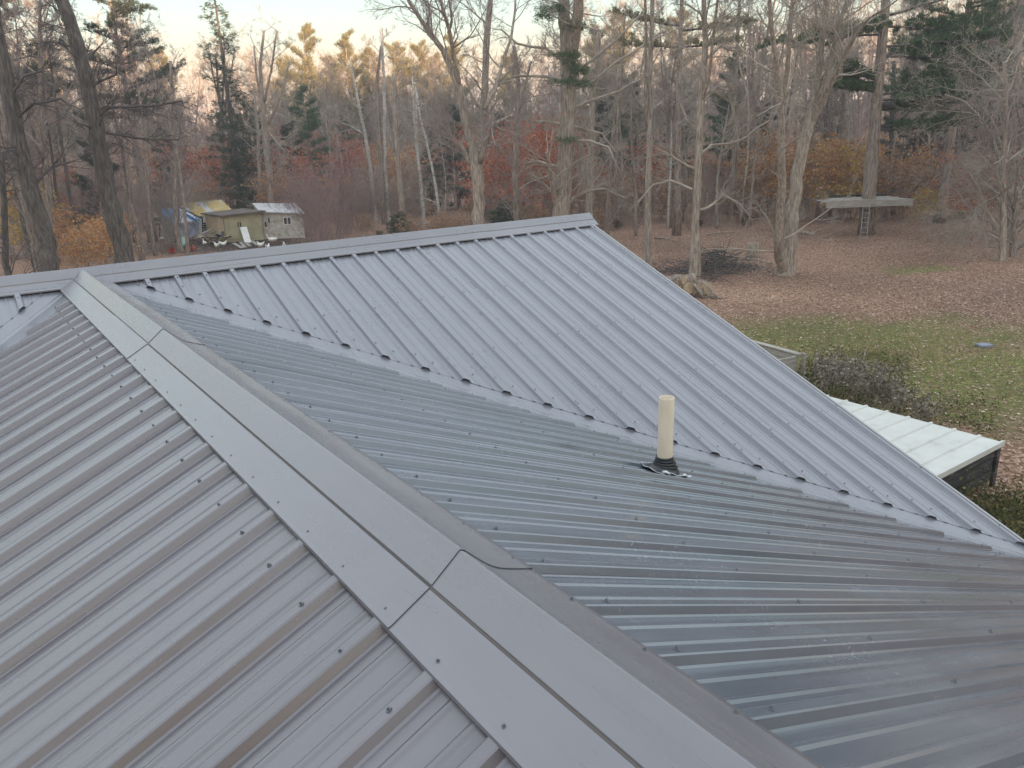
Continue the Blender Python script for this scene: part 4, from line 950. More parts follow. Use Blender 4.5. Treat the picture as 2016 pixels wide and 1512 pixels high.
mid = [
    ('bare_ash', 44, [[(1160, 425, 15), (1162, 350, 14), (1165, 250, 12), (1166, 190, 11), (1176, 120, 9), (1180, 60, 7)]], 16, 'bark_pale', 'straight pale trunk close on the right of the biggest pine'),
    ('bare_ash', 46, [[(1196, 430, 8), (1202, 330, 7), (1208, 250, 6), (1218, 130, 5)]], 17, 'bark', 'thin leaning trunk second to the right of the biggest pine'),
    ('bare_maple', 44, [[(1018, 430, 12), (1014, 340, 11), (1018, 240, 10), (1020, 160, 8), (1012, 90, 6)], [(1018, 240, 6), (1032, 180, 5), (1045, 120, 4)]], 18, 'bark', 'slender trunk between the spreading maple and the biggest pine'),
    ('birch', 62, [[(738, 410, 6), (729, 330, 6), (718, 260, 5.5), (706, 205, 5), (696, 155, 4), (690, 125, 3)], [(714, 262, 3), (690, 248, 2), (668, 240, 1.5)]], 19, 'birch', 'thin white birch leaning left, whitest stem left of centre'),
    ('bare_ash', 60, [[(754, 408, 10), (749, 300, 9), (746, 230, 8), (742, 160, 6), (750, 90, 4)]], 20, 'bark', 'straight grey trunk just right of the whitest birch'),
    ('birch', 60, [[(758, 330, 5), (757, 240, 6), (756, 150, 5), (750, 60, 4)]], 21, 'birch', 'pale mottled birch behind the straight grey trunk'),
    ('dead_snag', 52, [[(792, 412, 12), (786, 350, 10), (780, 270, 9), (776, 200, 8), (777, 145, 6)], [(782, 255, 5), (790, 240, 4), (794, 234, 2)], [(778, 300, 6), (768, 270, 5), (762, 250, 4)]], 22, 'bark_pale', 'broken topped pale snag right of the birches'),
    ('birch', 54, [[(833, 415, 7), (827, 350, 6), (820, 290, 5), (815, 235, 4), (812, 150, 3)]], 23, 'birch', 'left stem of the pale birch group right of the snag'),
    ('birch', 55, [[(830, 412, 5), (825, 330, 5), (821, 260, 4), (818, 160, 3)]], 24, 'birch', 'middle stem of the pale birch group right of the snag'),
    ('birch', 50, [[(866, 428, 6), (855, 350, 5), (840, 280, 4.5), (828, 235, 4), (820, 180, 3)]], 25, 'birch', 'right leaning stem of the pale birch group, nearest the spreading maple'),
    ('bare_maple', 56, [[(535, 408, 14), (531, 340, 12), (522, 260, 11), (516, 200, 9), (512, 130, 6), (520, 60, 4)], [(526, 245, 7), (540, 220, 6), (552, 190, 4), (570, 120, 3)], [(518, 210, 5), (505, 150, 4), (500, 90, 3)], [(520, 200, 5), (534, 140, 4), (545, 60, 3)], [(525, 255, 4), (545, 280, 3), (563, 300, 2)]], 26, 'bark_pale', 'grey maple with upright limbs rising behind the hen house'),
    ('bare_ash', 58, [[(515, 408, 8), (510, 330, 7), (508, 260, 6), (500, 180, 4)]], 27, 'bark_pale', 'thin trunk just left of the maple behind the hen house'),
    ('bare_ash', 47, [[(347, 440, 9), (344, 360, 8), (343, 300, 7), (340, 210, 6), (336, 120, 5)], [(343, 300, 4), (352, 270, 3), (362, 240, 2)]], 28, 'bark', 'slim trunk rising in front of the blue tarp'),
    ('bare_ash', 64, [[(432, 400, 8), (440, 330, 7), (438, 250, 6), (430, 180, 5), (425, 110, 3)], [(438, 240, 5), (450, 170, 4), (462, 100, 2)], [(436, 220, 4), (420, 150, 3), (410, 90, 2)], [(438, 200, 4), (442, 120, 3), (440, 60, 2)]], 29, 'bark', 'fan shaped bare tree standing against the sky left of the spruce'),
    ('dead_snag', 40, [[(282, 515, 13), (272, 470, 12), (262, 425, 10), (256, 402, 9)]], 30, 'bark', 'short leaning snag left of the tarps'),
    ('bare_ash', 36, [[(76, 530, 14), (66, 470, 13), (52, 420, 12), (38, 370, 11), (25, 330, 10), (10, 270, 9), (2, 200, 8)]], 31, 'bark', 'curved thin trunk at the far left, leaning out of the frame'),
    ('bare_ash', 34, [[(12, 520, 12), (8, 400, 11), (2, 300, 9)]], 32, 'bark_dark', 'dark thin trunk at the left edge of the frame'),
    ('bare_maple', 38, [[(1982, 525, 16), (1986, 430, 14), (1992, 330, 12), (2000, 200, 10), (2008, 80, 8)]], 33, 'bark', 'thickest stem of the clump at the right edge'),
    ('bare_maple', 33, [[(1972, 524, 12), (1976, 430, 11), (1974, 340, 9), (1980, 240, 8), (1978, 120, 6)], [(1974, 340, 6), (1955, 270, 5), (1930, 230, 4), (1900, 200, 3), (1860, 185, 2)], [(1975, 380, 4), (1935, 400, 3), (1900, 425, 2)]], 34, 'bark_pale', 'left stem of the clump at the right edge, with long side twigs'),
    ('bare_maple', 34, [[(1992, 522, 12), (1998, 430, 10), (2006, 330, 9), (2014, 230, 8)], [(1998, 420, 4), (1960, 300, 3), (1920, 285, 2)]], 35, 'bark', 'right stem of the clump at the right edge'),
    ('bare_ash', 50, [[(1216, 425, 7), (1213, 340, 7), (1216, 250, 6), (1224, 150, 5), (1230, 30, 4)]], 36, 'bark', 'thin grey trunk midway between the pine and the slim double ash'),
    ('bare_ash', 46, [[(1252, 470, 6), (1250, 380, 6), (1245, 300, 5), (1240, 200, 4)]], 37, 'bark', 'thin trunk just left of the slim double ash'),
    ('bare_ash', 52, [[(1440, 440, 8), (1444, 340, 8), (1446, 200, 7), (1452, 80, 6), (1456, 5, 5)]], 38, 'bark', 'brown trunk between the drooping ash and the forked maple'),
    ('bare_ash', 55, [[(1478, 430, 6), (1482, 320, 6), (1480, 200, 5), (1484, 60, 4)]], 39, 'bark', 'thin trunk close on the left of the forked maple'),
    ('bare_ash', 56, [[(1334, 455, 8), (1330, 350, 7), (1336, 230, 6), (1340, 100, 5), (1344, 5, 4)]], 40, 'bark', 'grey trunk just left of the drooping ash'),
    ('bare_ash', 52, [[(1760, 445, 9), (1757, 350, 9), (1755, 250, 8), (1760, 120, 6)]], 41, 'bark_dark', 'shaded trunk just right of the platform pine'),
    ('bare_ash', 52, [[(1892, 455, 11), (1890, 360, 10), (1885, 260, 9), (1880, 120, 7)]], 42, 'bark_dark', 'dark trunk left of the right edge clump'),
    ('birch', 54, [[(1668, 300, 6), (1670, 240, 5), (1664, 180, 4), (1660, 120, 3)]], 43, 'birch', 'pale birch stem left of the platform pine'),
]
for nm, D, lm, sd_, bk_, lb in mid:
    tw = {'birch': 'twig_pale', 'bark_pale': 'twig_pale', 'bark_dark': 'twig_dark'}.get(bk_, 'twig')
    thick = lm[0][0][2]; snag = nm == 'dead_snag'
    clump = 1960 < lm[0][0][0]
    hero(nm, D, lm, sd_, bk_, tw, lb, nb=5 if snag else (28 if clump else 20), bl=(.5, 1.2) if snag else ((2.2, 4.6) if clump else (1, 2.6)), start=.25 if not clump else .3, ext=0 if snag else 4, kids=(5, 5, 4) if not clump else (7, 5, 3), drop=.07 if clump else 0)
# big dark pines at the left
def left_pine(D, limbs, seed, label, paths):
    return hero('pine', D, limbs, seed, 'bark_dark', 'twig_dark', label, nb=20, bl=(1.2, 2.6), start=.35, kids=(6, 5, 3), up=.0, extra=pxbranch(paths, D, rr=.06))
left_pine(30, [[(246, 525, 36), (232, 450, 34), (215, 390, 32), (202, 320, 30), (190, 250, 28), (172, 170, 26), (155, 100, 25), (140, 45, 24), (124, 5, 22)]], 50, 'tall dark pine leaning left, nearest the blue tarp',
    [[(190, 235), (215, 212), (265, 210), (320, 205), (358, 200)], [(190, 218), (220, 208), (270, 218), (300, 210)], [(208, 262), (240, 268), (290, 272), (350, 275)], [(160, 128), (178, 112), (194, 92)], [(152, 82), (140, 60), (122, 38)], [(176, 178), (195, 160), (228, 148)]])
left_pine(28, [[(103, 535, 34), (92, 480, 32), (72, 410, 29), (52, 330, 28), (34, 260, 26), (16, 180, 26), (2, 100, 24), (-14, 20, 22)]], 51, 'thick dark pine leaning left near the left edge of the frame',
    [[(30, 240), (60, 205), (120, 195), (160, 215)], [(60, 370), (100, 330), (140, 318)], [(20, 190), (50, 150), (80, 140)]])
# ---- needle trees
def pine(name, D, px, py, H, r0, seed, label, boughs, mt='needle', lean=0, bare=.35, ln=(2.2, 3.8), group=None, nee=9, tuft=.16, nl=.13, nw=.028, bark='bark', fixed=None, rise=0, nside=.25):
    rng = random.Random(seed); nr = np.random.default_rng(seed); p = at(px, py, D); O = Vector((p.x, p.y, gz(p.x, p.y)))
    root = empty(name, O); tag(root, label, 'tree', group); tr = MB(); cr = MB(); cent = []; dirs = []
    pts = []
    for i in range(11):
        t = i/10; pts.append((lean*t*H*HR.x+.08*math.sin(t*7+seed), lean*t*H*HR.y+.08*math.cos(t*5+seed), H*t-.3*(i == 0)))
    tr.tube(pts, [r0*(1.35 if i == 0 else 1)*(1-.88*(i/10)**1.2) for i in range(11)], 10)
    P = lambda z: Vector(pts[min(9, int(z/H*10))]).lerp(Vector(pts[min(10, int(z/H*10)+1)]), z/H*10-int(z/H*10))
    if fixed:
        for (z, az, l_, el_) in fixed:
            d = Vector((HR.x*math.cos(az)+HF.x*math.sin(az), HR.y*math.cos(az)+HF.y*math.sin(az), el_)).normalized()
            plume(cr, cent, dirs, P(z), d, l_, .07, rng, tuft=tuft)
    for k in range(boughs):
        t = bare+(1-bare)*((k+rng.random())/boughs); z = t*H*.985; a = rng.uniform(0, 6.283)
        l_ = rng.uniform(*ln)*(1.05-.85*max(0, (t-bare)/(1-bare))**1.3); d = Vector((math.cos(a), math.sin(a), rng.uniform(-.05, .35)+.3*(t-bare)+rise))
        plume(cr, cent, dirs, P(z), d.normalized(), max(.5, l_), .02+l_*.012, rng, flat=nside, tuft=tuft)
    tr.build('trunk', M[bark], root); cr.build('boughs', M['twig_dark'], root)
    V = needle_cloud(cent, dirs, nee, nl, nw, nr, thick=tuft*.25); link('needles', np_mesh('needles', V, 3), M[mt], root)
    return root
def zat(px, py, D): return at(px, py, D).z-GZ
DT = TD
pine('white_pine', DT, 1706, 466, 21, .36, 61, 'large pine carrying the plank platform, with flat green boughs', 30, bare=.62, ln=(3, 5), bark='bark', nee=24, lean=-.018, tuft=.2, nl=.18, nw=.036,
     fixed=[(zat(1715, 212, DT), .02, 6.2, .02), (zat(1715, 205, DT), -.35, 5.2, .05), (zat(1715, 195, DT), .15, 5.8, .04), (zat(1715, 215, DT), .1, 5.2, -.02), (zat(1715, 215, DT), -.6, 4.2, .0), (zat(1715, 205, DT), -.2, 6.0, .05), (zat(1715, 222, DT), .35, 4.4, -.05), (zat(1715, 190, DT), 3.3, 2.6, .25), (zat(1715, 170, DT), 2.9, 3.0, .1), (zat(1715, 165, DT), 3.5, 2.6, .15),
            (zat(1715, 262, DT), -.4, 4.6, -.05), (zat(1715, 255, DT), .2, 3.2, -.02), (zat(1715, 120, DT), -.3, 5, -.02), (zat(1715, 115, DT), .4, 5, .0), (zat(1715, 100, DT), 0, 5.5, -.04), (zat(1715, 75, DT), 3.0, 5.5, .05), (zat(1715, 70, DT), 3.6, 5, .0), (zat(1715, 60, DT), .2, 5.5, .05), (zat(1715, 40, DT), -.2, 6.0, .05)])
# needles sprouting on the big forked pine behind the ridge
def tufts(px_list, D, seed, name, label, nn=60, rad=.5, mt='needle'): pass
rngp = random.Random(70); nrp = np.random.default_rng(70)
big = [o for o in col.objects if o.type == 'EMPTY' and o.get('label', '').startswith('biggest pine')][0]
cent = []; O = big.location
for px, py, rx, ry, n in ((1120, 160, 22, 8, 90), (1118, 275, 20, 5, 60), (1128, 130, 14, 14, 60), (1095, 18, 26, 12, 120), (1135, 50, 22, 10, 100), (1130, 110, 18, 8, 60), (1108, 108, 20, 6, 50), (1150, 165, 16, 6, 40), (1070, 30, 20, 10, 60), (1140, 140, 24, 5, 60)):
    for k in range(n): cent.append(tuple(at(px+rngp.gauss(0, rx*.6), py+rngp.gauss(0, ry*.6), 38+rngp.uniform(-1.3, .6))-O))
link('needles', np_mesh('needles', needle_cloud(cent, None, 14, .14, .028, nrp, thick=.05), 3), M['needle'], big)
pine('white_pine', 46, 1850, 450, 19, .3, 62, 'dark pine with broad green boughs at the upper right', 44, bare=.38, ln=(3, 5), nee=8)
pine('white_pine', 60, 1905, 440, 20, .3, 63, 'green pine far right behind the long bare twigs', 46, bare=.25, ln=(3, 4.6), nee=8, tuft=.2, nl=.17, nw=.04)
pine('white_pine', 62, 1430, 430, 11, .2, 64, 'low dark green pine half hidden behind the drooping ash', 46, bare=.12, ln=(2.2, 3.4), nee=9, tuft=.2, nl=.17, nw=.045)
pine('white_pine', 64, 1240, 420, 10, .18, 65, 'low bluish pine behind the slim double ash', 30, bare=.2, ln=(1.8, 2.6), tuft=.2, nl=.17, nw=.045)
pine('white_pine', 70, 905, 420, 8.5, .16, 66, 'small dark pine right behind the birch group', 34, 'needle_dark', bare=.05, ln=(1.8, 2.6), tuft=.22, nl=.18, nw=.05)
pine('white_pine', 74, 620, 400, 10.5, .18, 67, 'small green pine above the hen house', 32, bare=.1, ln=(2, 3), tuft=.22, nl=.18, nw=.05)
pine('white_pine', 50, 55, 480, 18, .25, 68, 'shaded pine boughs in the upper left corner', 34, 'needle_dark', bare=.5, ln=(3, 5), tuft=.2, nl=.16, nw=.035)
pine('white_pine', 52, 300, 470, 17.5, .25, 69, 'dark pine with ragged layered boughs left of the fan shaped tree', 28, 'needle_dark', bare=.42, ln=(2.6, 4.4), tuft=.18, nl=.16, nw=.035)
pine('white_pine', 46, 1330, 450, 18, .22, 71, 'pine with one wide flat bough behind the drooping ash', 9, 'needle_far', bare=.72, ln=(3, 4.5), tuft=.18, nl=.16, nw=.04, fixed=[(zat(1345, 95, 46), .1, 3.6, .0), (zat(1345, 92, 46), 3.2, 3.2, .02), (zat(1345, 60, 46), .3, 3.8, .0), (zat(1345, 50, 46), 3.0, 3.4, .1)])
def spruce(D, px, py, H, W_, r0, seed, label, group=None, mt='needle_dark', nb=110, name='spruce'):
    rng = random.Random(seed); nr = np.random.default_rng(seed); p = at(px, py, D); O = Vector((p.x, p.y, gz(p.x, p.y)))
    root = empty(name, O); tag(root, label, 'tree', group); tr = MB(); cr = MB(); cent = []; dirs = []
    tr.tube([(0, 0, -.3), (0, 0, H*.3), (.05, 0, H*.7), (0, 0, H)], [r0*1.3, r0, r0*.5, .02], 8)
    for k in range(nb):
        t = .12+.87*(k+rng.random())/nb; z = H*t; l_ = W_*(1-t)**.75*rng.uniform(.65, 1.15)+.25; a = rng.uniform(0, 6.283)
        d = Vector((math.cos(a), math.sin(a), -.25+.5*t)); q = Vector((0, 0, z)); pts = [q.copy()]
        for i in range(5): d = (d+Vector((rng.gauss(0, .05), rng.gauss(0, .05), .05))).normalized(); q = q+d*l_/5; pts.append(q.copy())
        cr.tube([tuple(x) for x in pts], [.02*(1-i/6) for i in range(6)], 3, cap=False)
        for i in range(int(l_/.11)):
            f = rng.uniform(.2, 1)*5; j = min(4, int(f)); c = pts[j].lerp(pts[j+1], f-j); s = Vector((-d.y, d.x, 0))*rng.gauss(0, .16*l_*.5)
            cent.append(tuple(c+s+Vector((0, 0, rng.uniform(-.22, .05))))); dirs.append((d.x*.5, d.y*.5, -.35))
    tr.build('trunk', M['bark_dark'], root); cr.build('boughs', M['twig_dark'], root)
    link('needles', np_mesh('needles', needle_cloud(cent, dirs, 10, .22, .045, nr, thick=.05), 3), M[mt], root); return root
spruce(62, 478, 410, 18.5, 3.1, .2, 72, 'tall narrow dark spruce reaching the sky left of the hen house maple')
spruce(60, 508, 405, 9, 3.2, .16, 73, 'shorter broad dark spruce at the foot of the tall narrow one')
spruce(75, 1250, 420, 9, 2.6, .15, 74, 'low dark spruce behind the biggest pine, right side', nb=80)
spruce(46, 786, 455, 1.9, 1.0, .05, 75, 'small young spruce just above the far ridge', nb=50)
spruce(48, 992, 432, 2.0, 1.0, .05, 76, 'small young spruce just left of the biggest pine', nb=50)

dk = [o for o in col.objects if o.type == 'EMPTY' and o.get('label', '').startswith(('low dark spruce behind', 'small dark pine right'))]
def copy_tree(root, loc, rz, s, label=None, group=None):
    c = root.copy(); col.objects.link(c); c.location = loc; c.rotation_euler = (0, 0, rz); c.scale = (s, s, s)
    if label: c['label'] = label
    if group: c['group'] = group
    for ch in root.children:
        k = ch.copy(); col.objects.link(k); k.parent = c; k.matrix_parent_inverse = ch.matrix_parent_inverse
    return c
for i, (px, D, s, lb) in enumerate(((330, 68, .9, 'low dark evergreen behind the tarps'), (455, 72, 1.1, 'low dark evergreen just left of the spruces'), (575, 70, .9, 'low dark evergreen right of the hen house maple'), (20, 60, 1.2, 'dark evergreen at the left edge of the wood'), (180, 58, 1.0, 'dark evergreen between the two dark leaning pines'), (845, 66, .8, 'low dark evergreen behind the birch group stems'),
        (1190, 66, 1.0, 'low dark evergreen right of the biggest pine'), (1335, 68, 1.0, 'low dark evergreen left of the drooping ash'), (1500, 66, .9, 'low dark evergreen left of the forked maple'), (1620, 68, 1.2, 'dark evergreen right of the forked maple'), (1790, 62, 1.2, 'dark evergreen right of the platform pine'), (1850, 58, 1.0, 'dark evergreen under the broad green boughs'), (1925, 60, 1.3, 'dark evergreen left of the right edge clump'), (2010, 58, 1.2, 'dark evergreen behind the right edge clump'), (990, 74, .9, 'low dark evergreen between spreading maple and biggest pine'), (680, 80, .9, 'low dark evergreen left of the whitest birch'))):
    p = at(px, 300, D); copy_tree(dk[i % 2], (p.x, p.y, gz(p.x, p.y)), i*1.3, s, lb, 'low dark evergreens of the wood')
# sunlit pines on the skyline
for i, (px, top, D, sw) in enumerate(((622, 52, 92, 3.6), (700, 68, 98, 3.0), (745, 100, 96, 2.6), (790, 88, 105, 3.2), (835, 88, 104, 3.2), (902, 74, 100, 2.6), (665, 118, 110, 3.0), (575, 120, 110, 2.8), (1175, 62, 95, 3.4), (1215, 30, 90, 3.2), (1010, 108, 110, 3.2), (865, 110, 118, 3.0), (345, 100, 100, 2.8), (1330, 20, 96, 3.4), (120, 90, 95, 3.2))):
    g0 = at(px, 300, D); g = gz(g0.x, g0.y); H = at(px, top, D).z-g
    lbs = ['tallest feathery golden pine on the skyline left of centre', 'second golden pine right of the tallest feathery one', 'narrow golden pine behind the tall birch', 'golden pine behind the broken snag', 'rounded golden pine left of the spreading maple', 'golden pine between the limbs of the spreading maple',
           'low golden pine between the two tallest skyline pines', 'low golden pine at the left end of the skyline row', 'golden pine right behind the biggest forked pine', 'golden orange pine above the slim double ash', 'low skyline pine between the spreading maple and the biggest pine', 'low skyline pine under the spreading maple fork',
           'peach lit pine glimpsed right of the dark left pine', 'golden pine above the drooping ash', 'peach lit pine glimpsed between the two dark left pines']
    pine('white_pine', D, px, 300, H, .22, 80+i, lbs[i], 40, 'needle_far', bare=.2, ln=(sw*.8, sw*1.7), group='sunlit skyline pines', nee=4, tuft=.30, nl=.36, nw=.045, rise=.35, nside=.6)

# ---- forest fill: copies of a few bare trees
def copy_tree(root, loc, rz, s, label=None, group=None):
    c = root.copy(); col.objects.link(c); c.location = loc; c.rotation_euler = (0, 0, rz); c.scale = (s, s, s)
    if label: c['label'] = label
    if group: c['group'] = group
    for ch in root.children:
        k = ch.copy(); col.objects.link(k); k.parent = c; k.matrix_parent_inverse = ch.matrix_parent_inverse
    return c
def bare(seed, H, r0, bark, twig, name, kids=(6, 5, 4), nb=26, start=.35, bl=(1.4, 3.2), up=.1, forks=0):
    rng = random.Random(seed); root = empty(name); tr = MB(); cr = MB()
    pts = [Vector((0, 0, -.4))]; d = Vector((rng.gauss(0, .04), rng.gauss(0, .04), 1)); n = 12
    for i in range(n): d = (d+Vector((rng.gauss(0, .045), rng.gauss(0, .045), .06))).normalized(); pts.append(pts[-1]+d*(H+.4)/n)
    rad = [r0*(1.4 if i == 0 else 1)*(1-.9*(i/n)**1.1) for i in range(n+1)]
    tr.tube([tuple(p) for p in pts], rad, 7)
    for k in range(nb):
        t = (start+(1-start)*((k+rng.random())/nb))*n*.99; i = min(int(t), n-1); p = pts[i].lerp(pts[i+1], t-i); a = rng.uniform(0, 6.283)
        d = Vector((math.cos(a), math.sin(a), rng.uniform(.3, 1.3))).normalized(); ln = rng.uniform(*bl)*(1.05-.6*t/n)
        grow(cr, tuple(p), tuple(d), ln, rad[i]*.5, 0, rng, kids, up, .13, None, .009)
    tr.build('trunk', M[bark], root); cr.build('crown', M[twig], root); return root
kinds = []
for i, (nm, H, r0, bk_, tw, kw, lb, gr) in enumerate((
    ('bare_tree', 16, .13, 'bark', 'twig', dict(), 'slim grey bare tree in the depth of the wood', 'slim bare trees in the wood'),
    ('bare_tree', 14, .10, 'bark_pale', 'twig_pale', dict(nb=22), 'slim pale barked bare tree in the depth of the wood', 'pale bare trees in the wood'),
    ('bare_tree', 18, .18, 'bark', 'twig', dict(nb=34, bl=(1.8, 4)), 'taller spreading bare tree in the depth of the wood', 'spreading bare trees in the wood'),
    ('bare_tree', 12, .07, 'bark', 'twig_plum', dict(nb=30, start=.2, bl=(1, 2.4)), 'young plum twigged bare tree in the depth of the wood', 'plum twigged trees in the wood'),
    ('birch', 13, .08, 'birch', 'twig_plum', dict(nb=22, bl=(.9, 2)), 'thin white birch in the depth of the wood', 'thin birches in the wood'),
    ('bare_tree', 17, .15, 'bark_dark', 'twig', dict(nb=30, start=.5, bl=(1.5, 3.4)), 'dark trunked bare tree in the depth of the wood', 'dark bare trees in the wood'))):
    t = bare(200+i, H, r0, bk_, tw, nm, **kw); tag(t, lb, 'tree', gr); kinds.append(t)
rng = random.Random(77); used = [0]*6
def place(kindsl, px, D, s, used):
    k = rng.choice(kindsl); p = at(px, 300, D); loc = (p.x, p.y, gz(p.x, p.y)); rz = rng.uniform(0, 6.28)
    t = kinds[k]
    if used[k] == 0: t.location = loc; t.rotation_euler = (0, 0, rz); t.scale = (s, s, s)
    else: copy_tree(t, loc, rz, s)
    used[k] += 1
NF = 270
for i in range(NF):
    u = i/NF; D = 52+70*rng.random()**.8
    px = rng.uniform(-120, 2140)
    if 560 < px < 1000 and D < 64: D += 16
    if 300 < px < 620 and D < 60: D += 20
    if px > 1250 and D < 54: D += 8
    ks = [0, 1, 2, 3, 5] if px < 500 or px > 1500 else [0, 1, 3, 3, 4, 2]
    s = rng.uniform(.75, 1.05)
    if 380 < px < 1080: s *= .86 if D > 80 else .72
    if px > 1150 or px < 330: s *= 1.12
    place(ks, px, D, s, used)
for i in range(64):
    px, D, ks = rng.choice(((rng.uniform(-40, 340), rng.uniform(38, 56), [0, 5, 5, 2, 3]), (rng.uniform(1140, 1530), rng.uniform(48, 62), [1, 4, 1, 0]), (rng.uniform(-40, 340), rng.uniform(38, 56), [0, 5, 3]), (rng.uniform(1560, 2060), rng.uniform(50, 66), [0, 1, 5]), (rng.uniform(560, 900), rng.uniform(70, 84), [1, 4, 3])))
    place(ks, px, D, rng.uniform(.7, 1.0) if px < 1000 else rng.uniform(.85, 1.15), used)
# ---- understorey: leafy saplings and brush
def leafy(seed, H, Wd, name, twig, leafm, nl, size=.09, stems=3, layered=False):
    rng = random.Random(seed); nr = np.random.default_rng(seed); root = empty(name); cr = MB(); tips = []
    for k in range(stems):
        a = rng.uniform(0, 6.28); d = Vector((math.cos(a)*.35, math.sin(a)*.35, 1)).normalized()
        grow(cr, (rng.gauss(0, .1), rng.gauss(0, .1), -.1), tuple(d), H*rng.uniform(.75, 1), .03, 0, rng, (9, 6), .04 if layered else .08, .10, tips, .006, (.8, 1.4) if layered else (.4, 1.0))
    cr.build('stems', M[twig], root)
    c = np.array([q for pts, l in tips for q in pts[1:]]);
    idx = nr.integers(0, len(c), nl); V = leaf_cloud(c[idx], 1, size, .0, nr, .25 if layered else .8); V += np.repeat(nr.normal(size=(nl, 3))*([.16, .16, .035] if layered else [.1, .1, .1]), 4, 0)
    if layered: V[:, 2] += 0
    link('leaves', np_mesh('leaves', V, 4), M[leafm], root); return root
shr = [(leafy(301, 4.2, 2, 'sapling', 'twig', 'leaf_orange', 1500, .14, 4, True), 'orange leaved sapling in the understorey', 'orange saplings'),
       (leafy(302, 5.2, 2, 'sapling', 'twig', 'leaf_red', 1800, .15, 4, True), 'rust red leaved sapling in the understorey', 'red saplings'),
       (leafy(303, 3.4, 2, 'sapling', 'twig', 'leaf_brown', 1500, .13, 4, True), 'brown leaved sapling in the understorey', 'brown saplings'),
       (leafy(304, 3.6, 2, 'sapling', 'twig', 'leaf_yellow', 1200, .13, 3, True), 'sparse yellow leaved sapling in the understorey', 'yellow saplings'),
       (leafy(305, 1.5, 1, 'bush', 'twig', 'leaf_green', 1800, .09, 6), 'low green brown bush at the edge of the wood', 'low bushes')]
for t, lb, gr in shr: tag(t, lb, 'sapling' if 'sapling' in t.name else 'bush', gr)
su = [0]*5
def put(k, px, py, D, s, label=None):
    p = at(px, py, D); loc = (p.x, p.y, gz(p.x, p.y)); rz = rng.uniform(0, 6.28); t = shr[k][0]
    if su[k] == 0: t.location = loc; t.rotation_euler = (0, 0, rz); t.scale = (s, s, s); o = t
    else: o = copy_tree(t, loc, rz, s)
    su[k] += 1
    o['label'] = shl[k]
    if label: o['label'] = uniq(shl[k], px, D)
    return o
shl = [t[1] for t in shr]; USED = set()
LM = ((103, 'the thick dark pine at far left'), (246, 'the tall dark leaning pine'), (347, 'the slim trunk by the tarp'), (478, 'the tall narrow spruce'), (535, 'the hen house maple'), (738, 'the whitest birch'), (792, 'the broken snag'), (866, 'the birch group'), (942, 'the spreading maple'), (1105, 'the biggest pine'), (1274, 'the slim double ash'), (1370, 'the drooping ash'), (1550, 'the forked maple'), (1705, 'the platform pine'), (1890, 'the dark trunk at right'), (1980, 'the right edge clump'))
def uniq(base, px, D):
    col_ = base.split(' in the')[0].split(' at the')[0]; l = sorted(LM, key=lambda q: abs(q[0]-px))
    for q in l[:2]:
        side = 'left of' if px < q[0]-12 else ('right of' if px > q[0]+12 else 'directly behind')
        for pre in ('', 'nearer ' if D < 55 else 'farther '):
            t = '%s%s %s %s' % (pre, col_, side, q[1])
            if t not in USED: USED.add(t); return t
    return base
for k, px, D, s in ((0, 150, 34, .75), (0, 122, 36, .6), (0, 180, 38, .7), (0, 95, 44, .8), (0, 200, 42, .7), (1, 1040, 52, 1.5), (1, 1062, 54, 1.4), (1, 1025, 58, 1.5), (1, 1075, 60, 1.3), (1, 375, 66, 1.5), (1, 410, 70, 1.3), (1, 900, 72, 1.3), (1, 690, 78, 1.4), (1, 590, 82, 1.6), (1, 640, 84, 1.5),
                    (0, 795, 66, 1.5), (0, 780, 70, 1.4), (3, 1640, 47, 1.2), (0, 1620, 48, 1.3), (0, 1590, 50, 1.3), (0, 1660, 49, 1.2), (0, 1570, 54, 1.2), (2, 1680, 50, 1.2), (2, 1740, 48, 1.1), (0, 1780, 52, 1.2), (2, 1800, 49, 1.2), (0, 1500, 54, 1.2), (0, 1480, 56, 1.1), (2, 1460, 52, 1.0), (0, 1515, 58, 1.5),
                    (3, 1835, 44, .55), (0, 1940, 46, 1.0), (2, 1860, 50, 1.1), (2, 1910, 50, 1.2), (0, 1400, 60, 1.0), (2, 1300, 56, 1.0), (2, 1230, 52, .9), (0, 1210, 56, .9), (2, 1340, 54, .9), (1, 30, 50, 1.2), (3, 60, 48, 1.0), (3, 20, 46, 1.2), (2, 1120, 58, 1.1), (1, 975, 60, 1.0), (2, 1180, 50, .9), (1, 1960, 40, 1.0), (2, 2000, 48, 1.4)):
    put(k, px, 400, D, s, True)
for i in range(58):
    px = rng.uniform(-60, 2080); D = rng.uniform(56, 84); put(rng.choice([0, 1, 2, 2, 2, 0]), px, 400, D, rng.uniform(.8, 1.4))
for i in range(26):
    px = rng.uniform(620, 1260); D = rng.uniform(44, 60); put(rng.choice([4, 2]), px, 440, D, rng.uniform(.35, .6))
for i in range(16):
    px = rng.uniform(1250, 2000); D = rng.uniform(42, 52) if px > 1500 else rng.uniform(47, 54); put(rng.choice([4, 2, 2]), px, 460, D, rng.uniform(.25, .4))
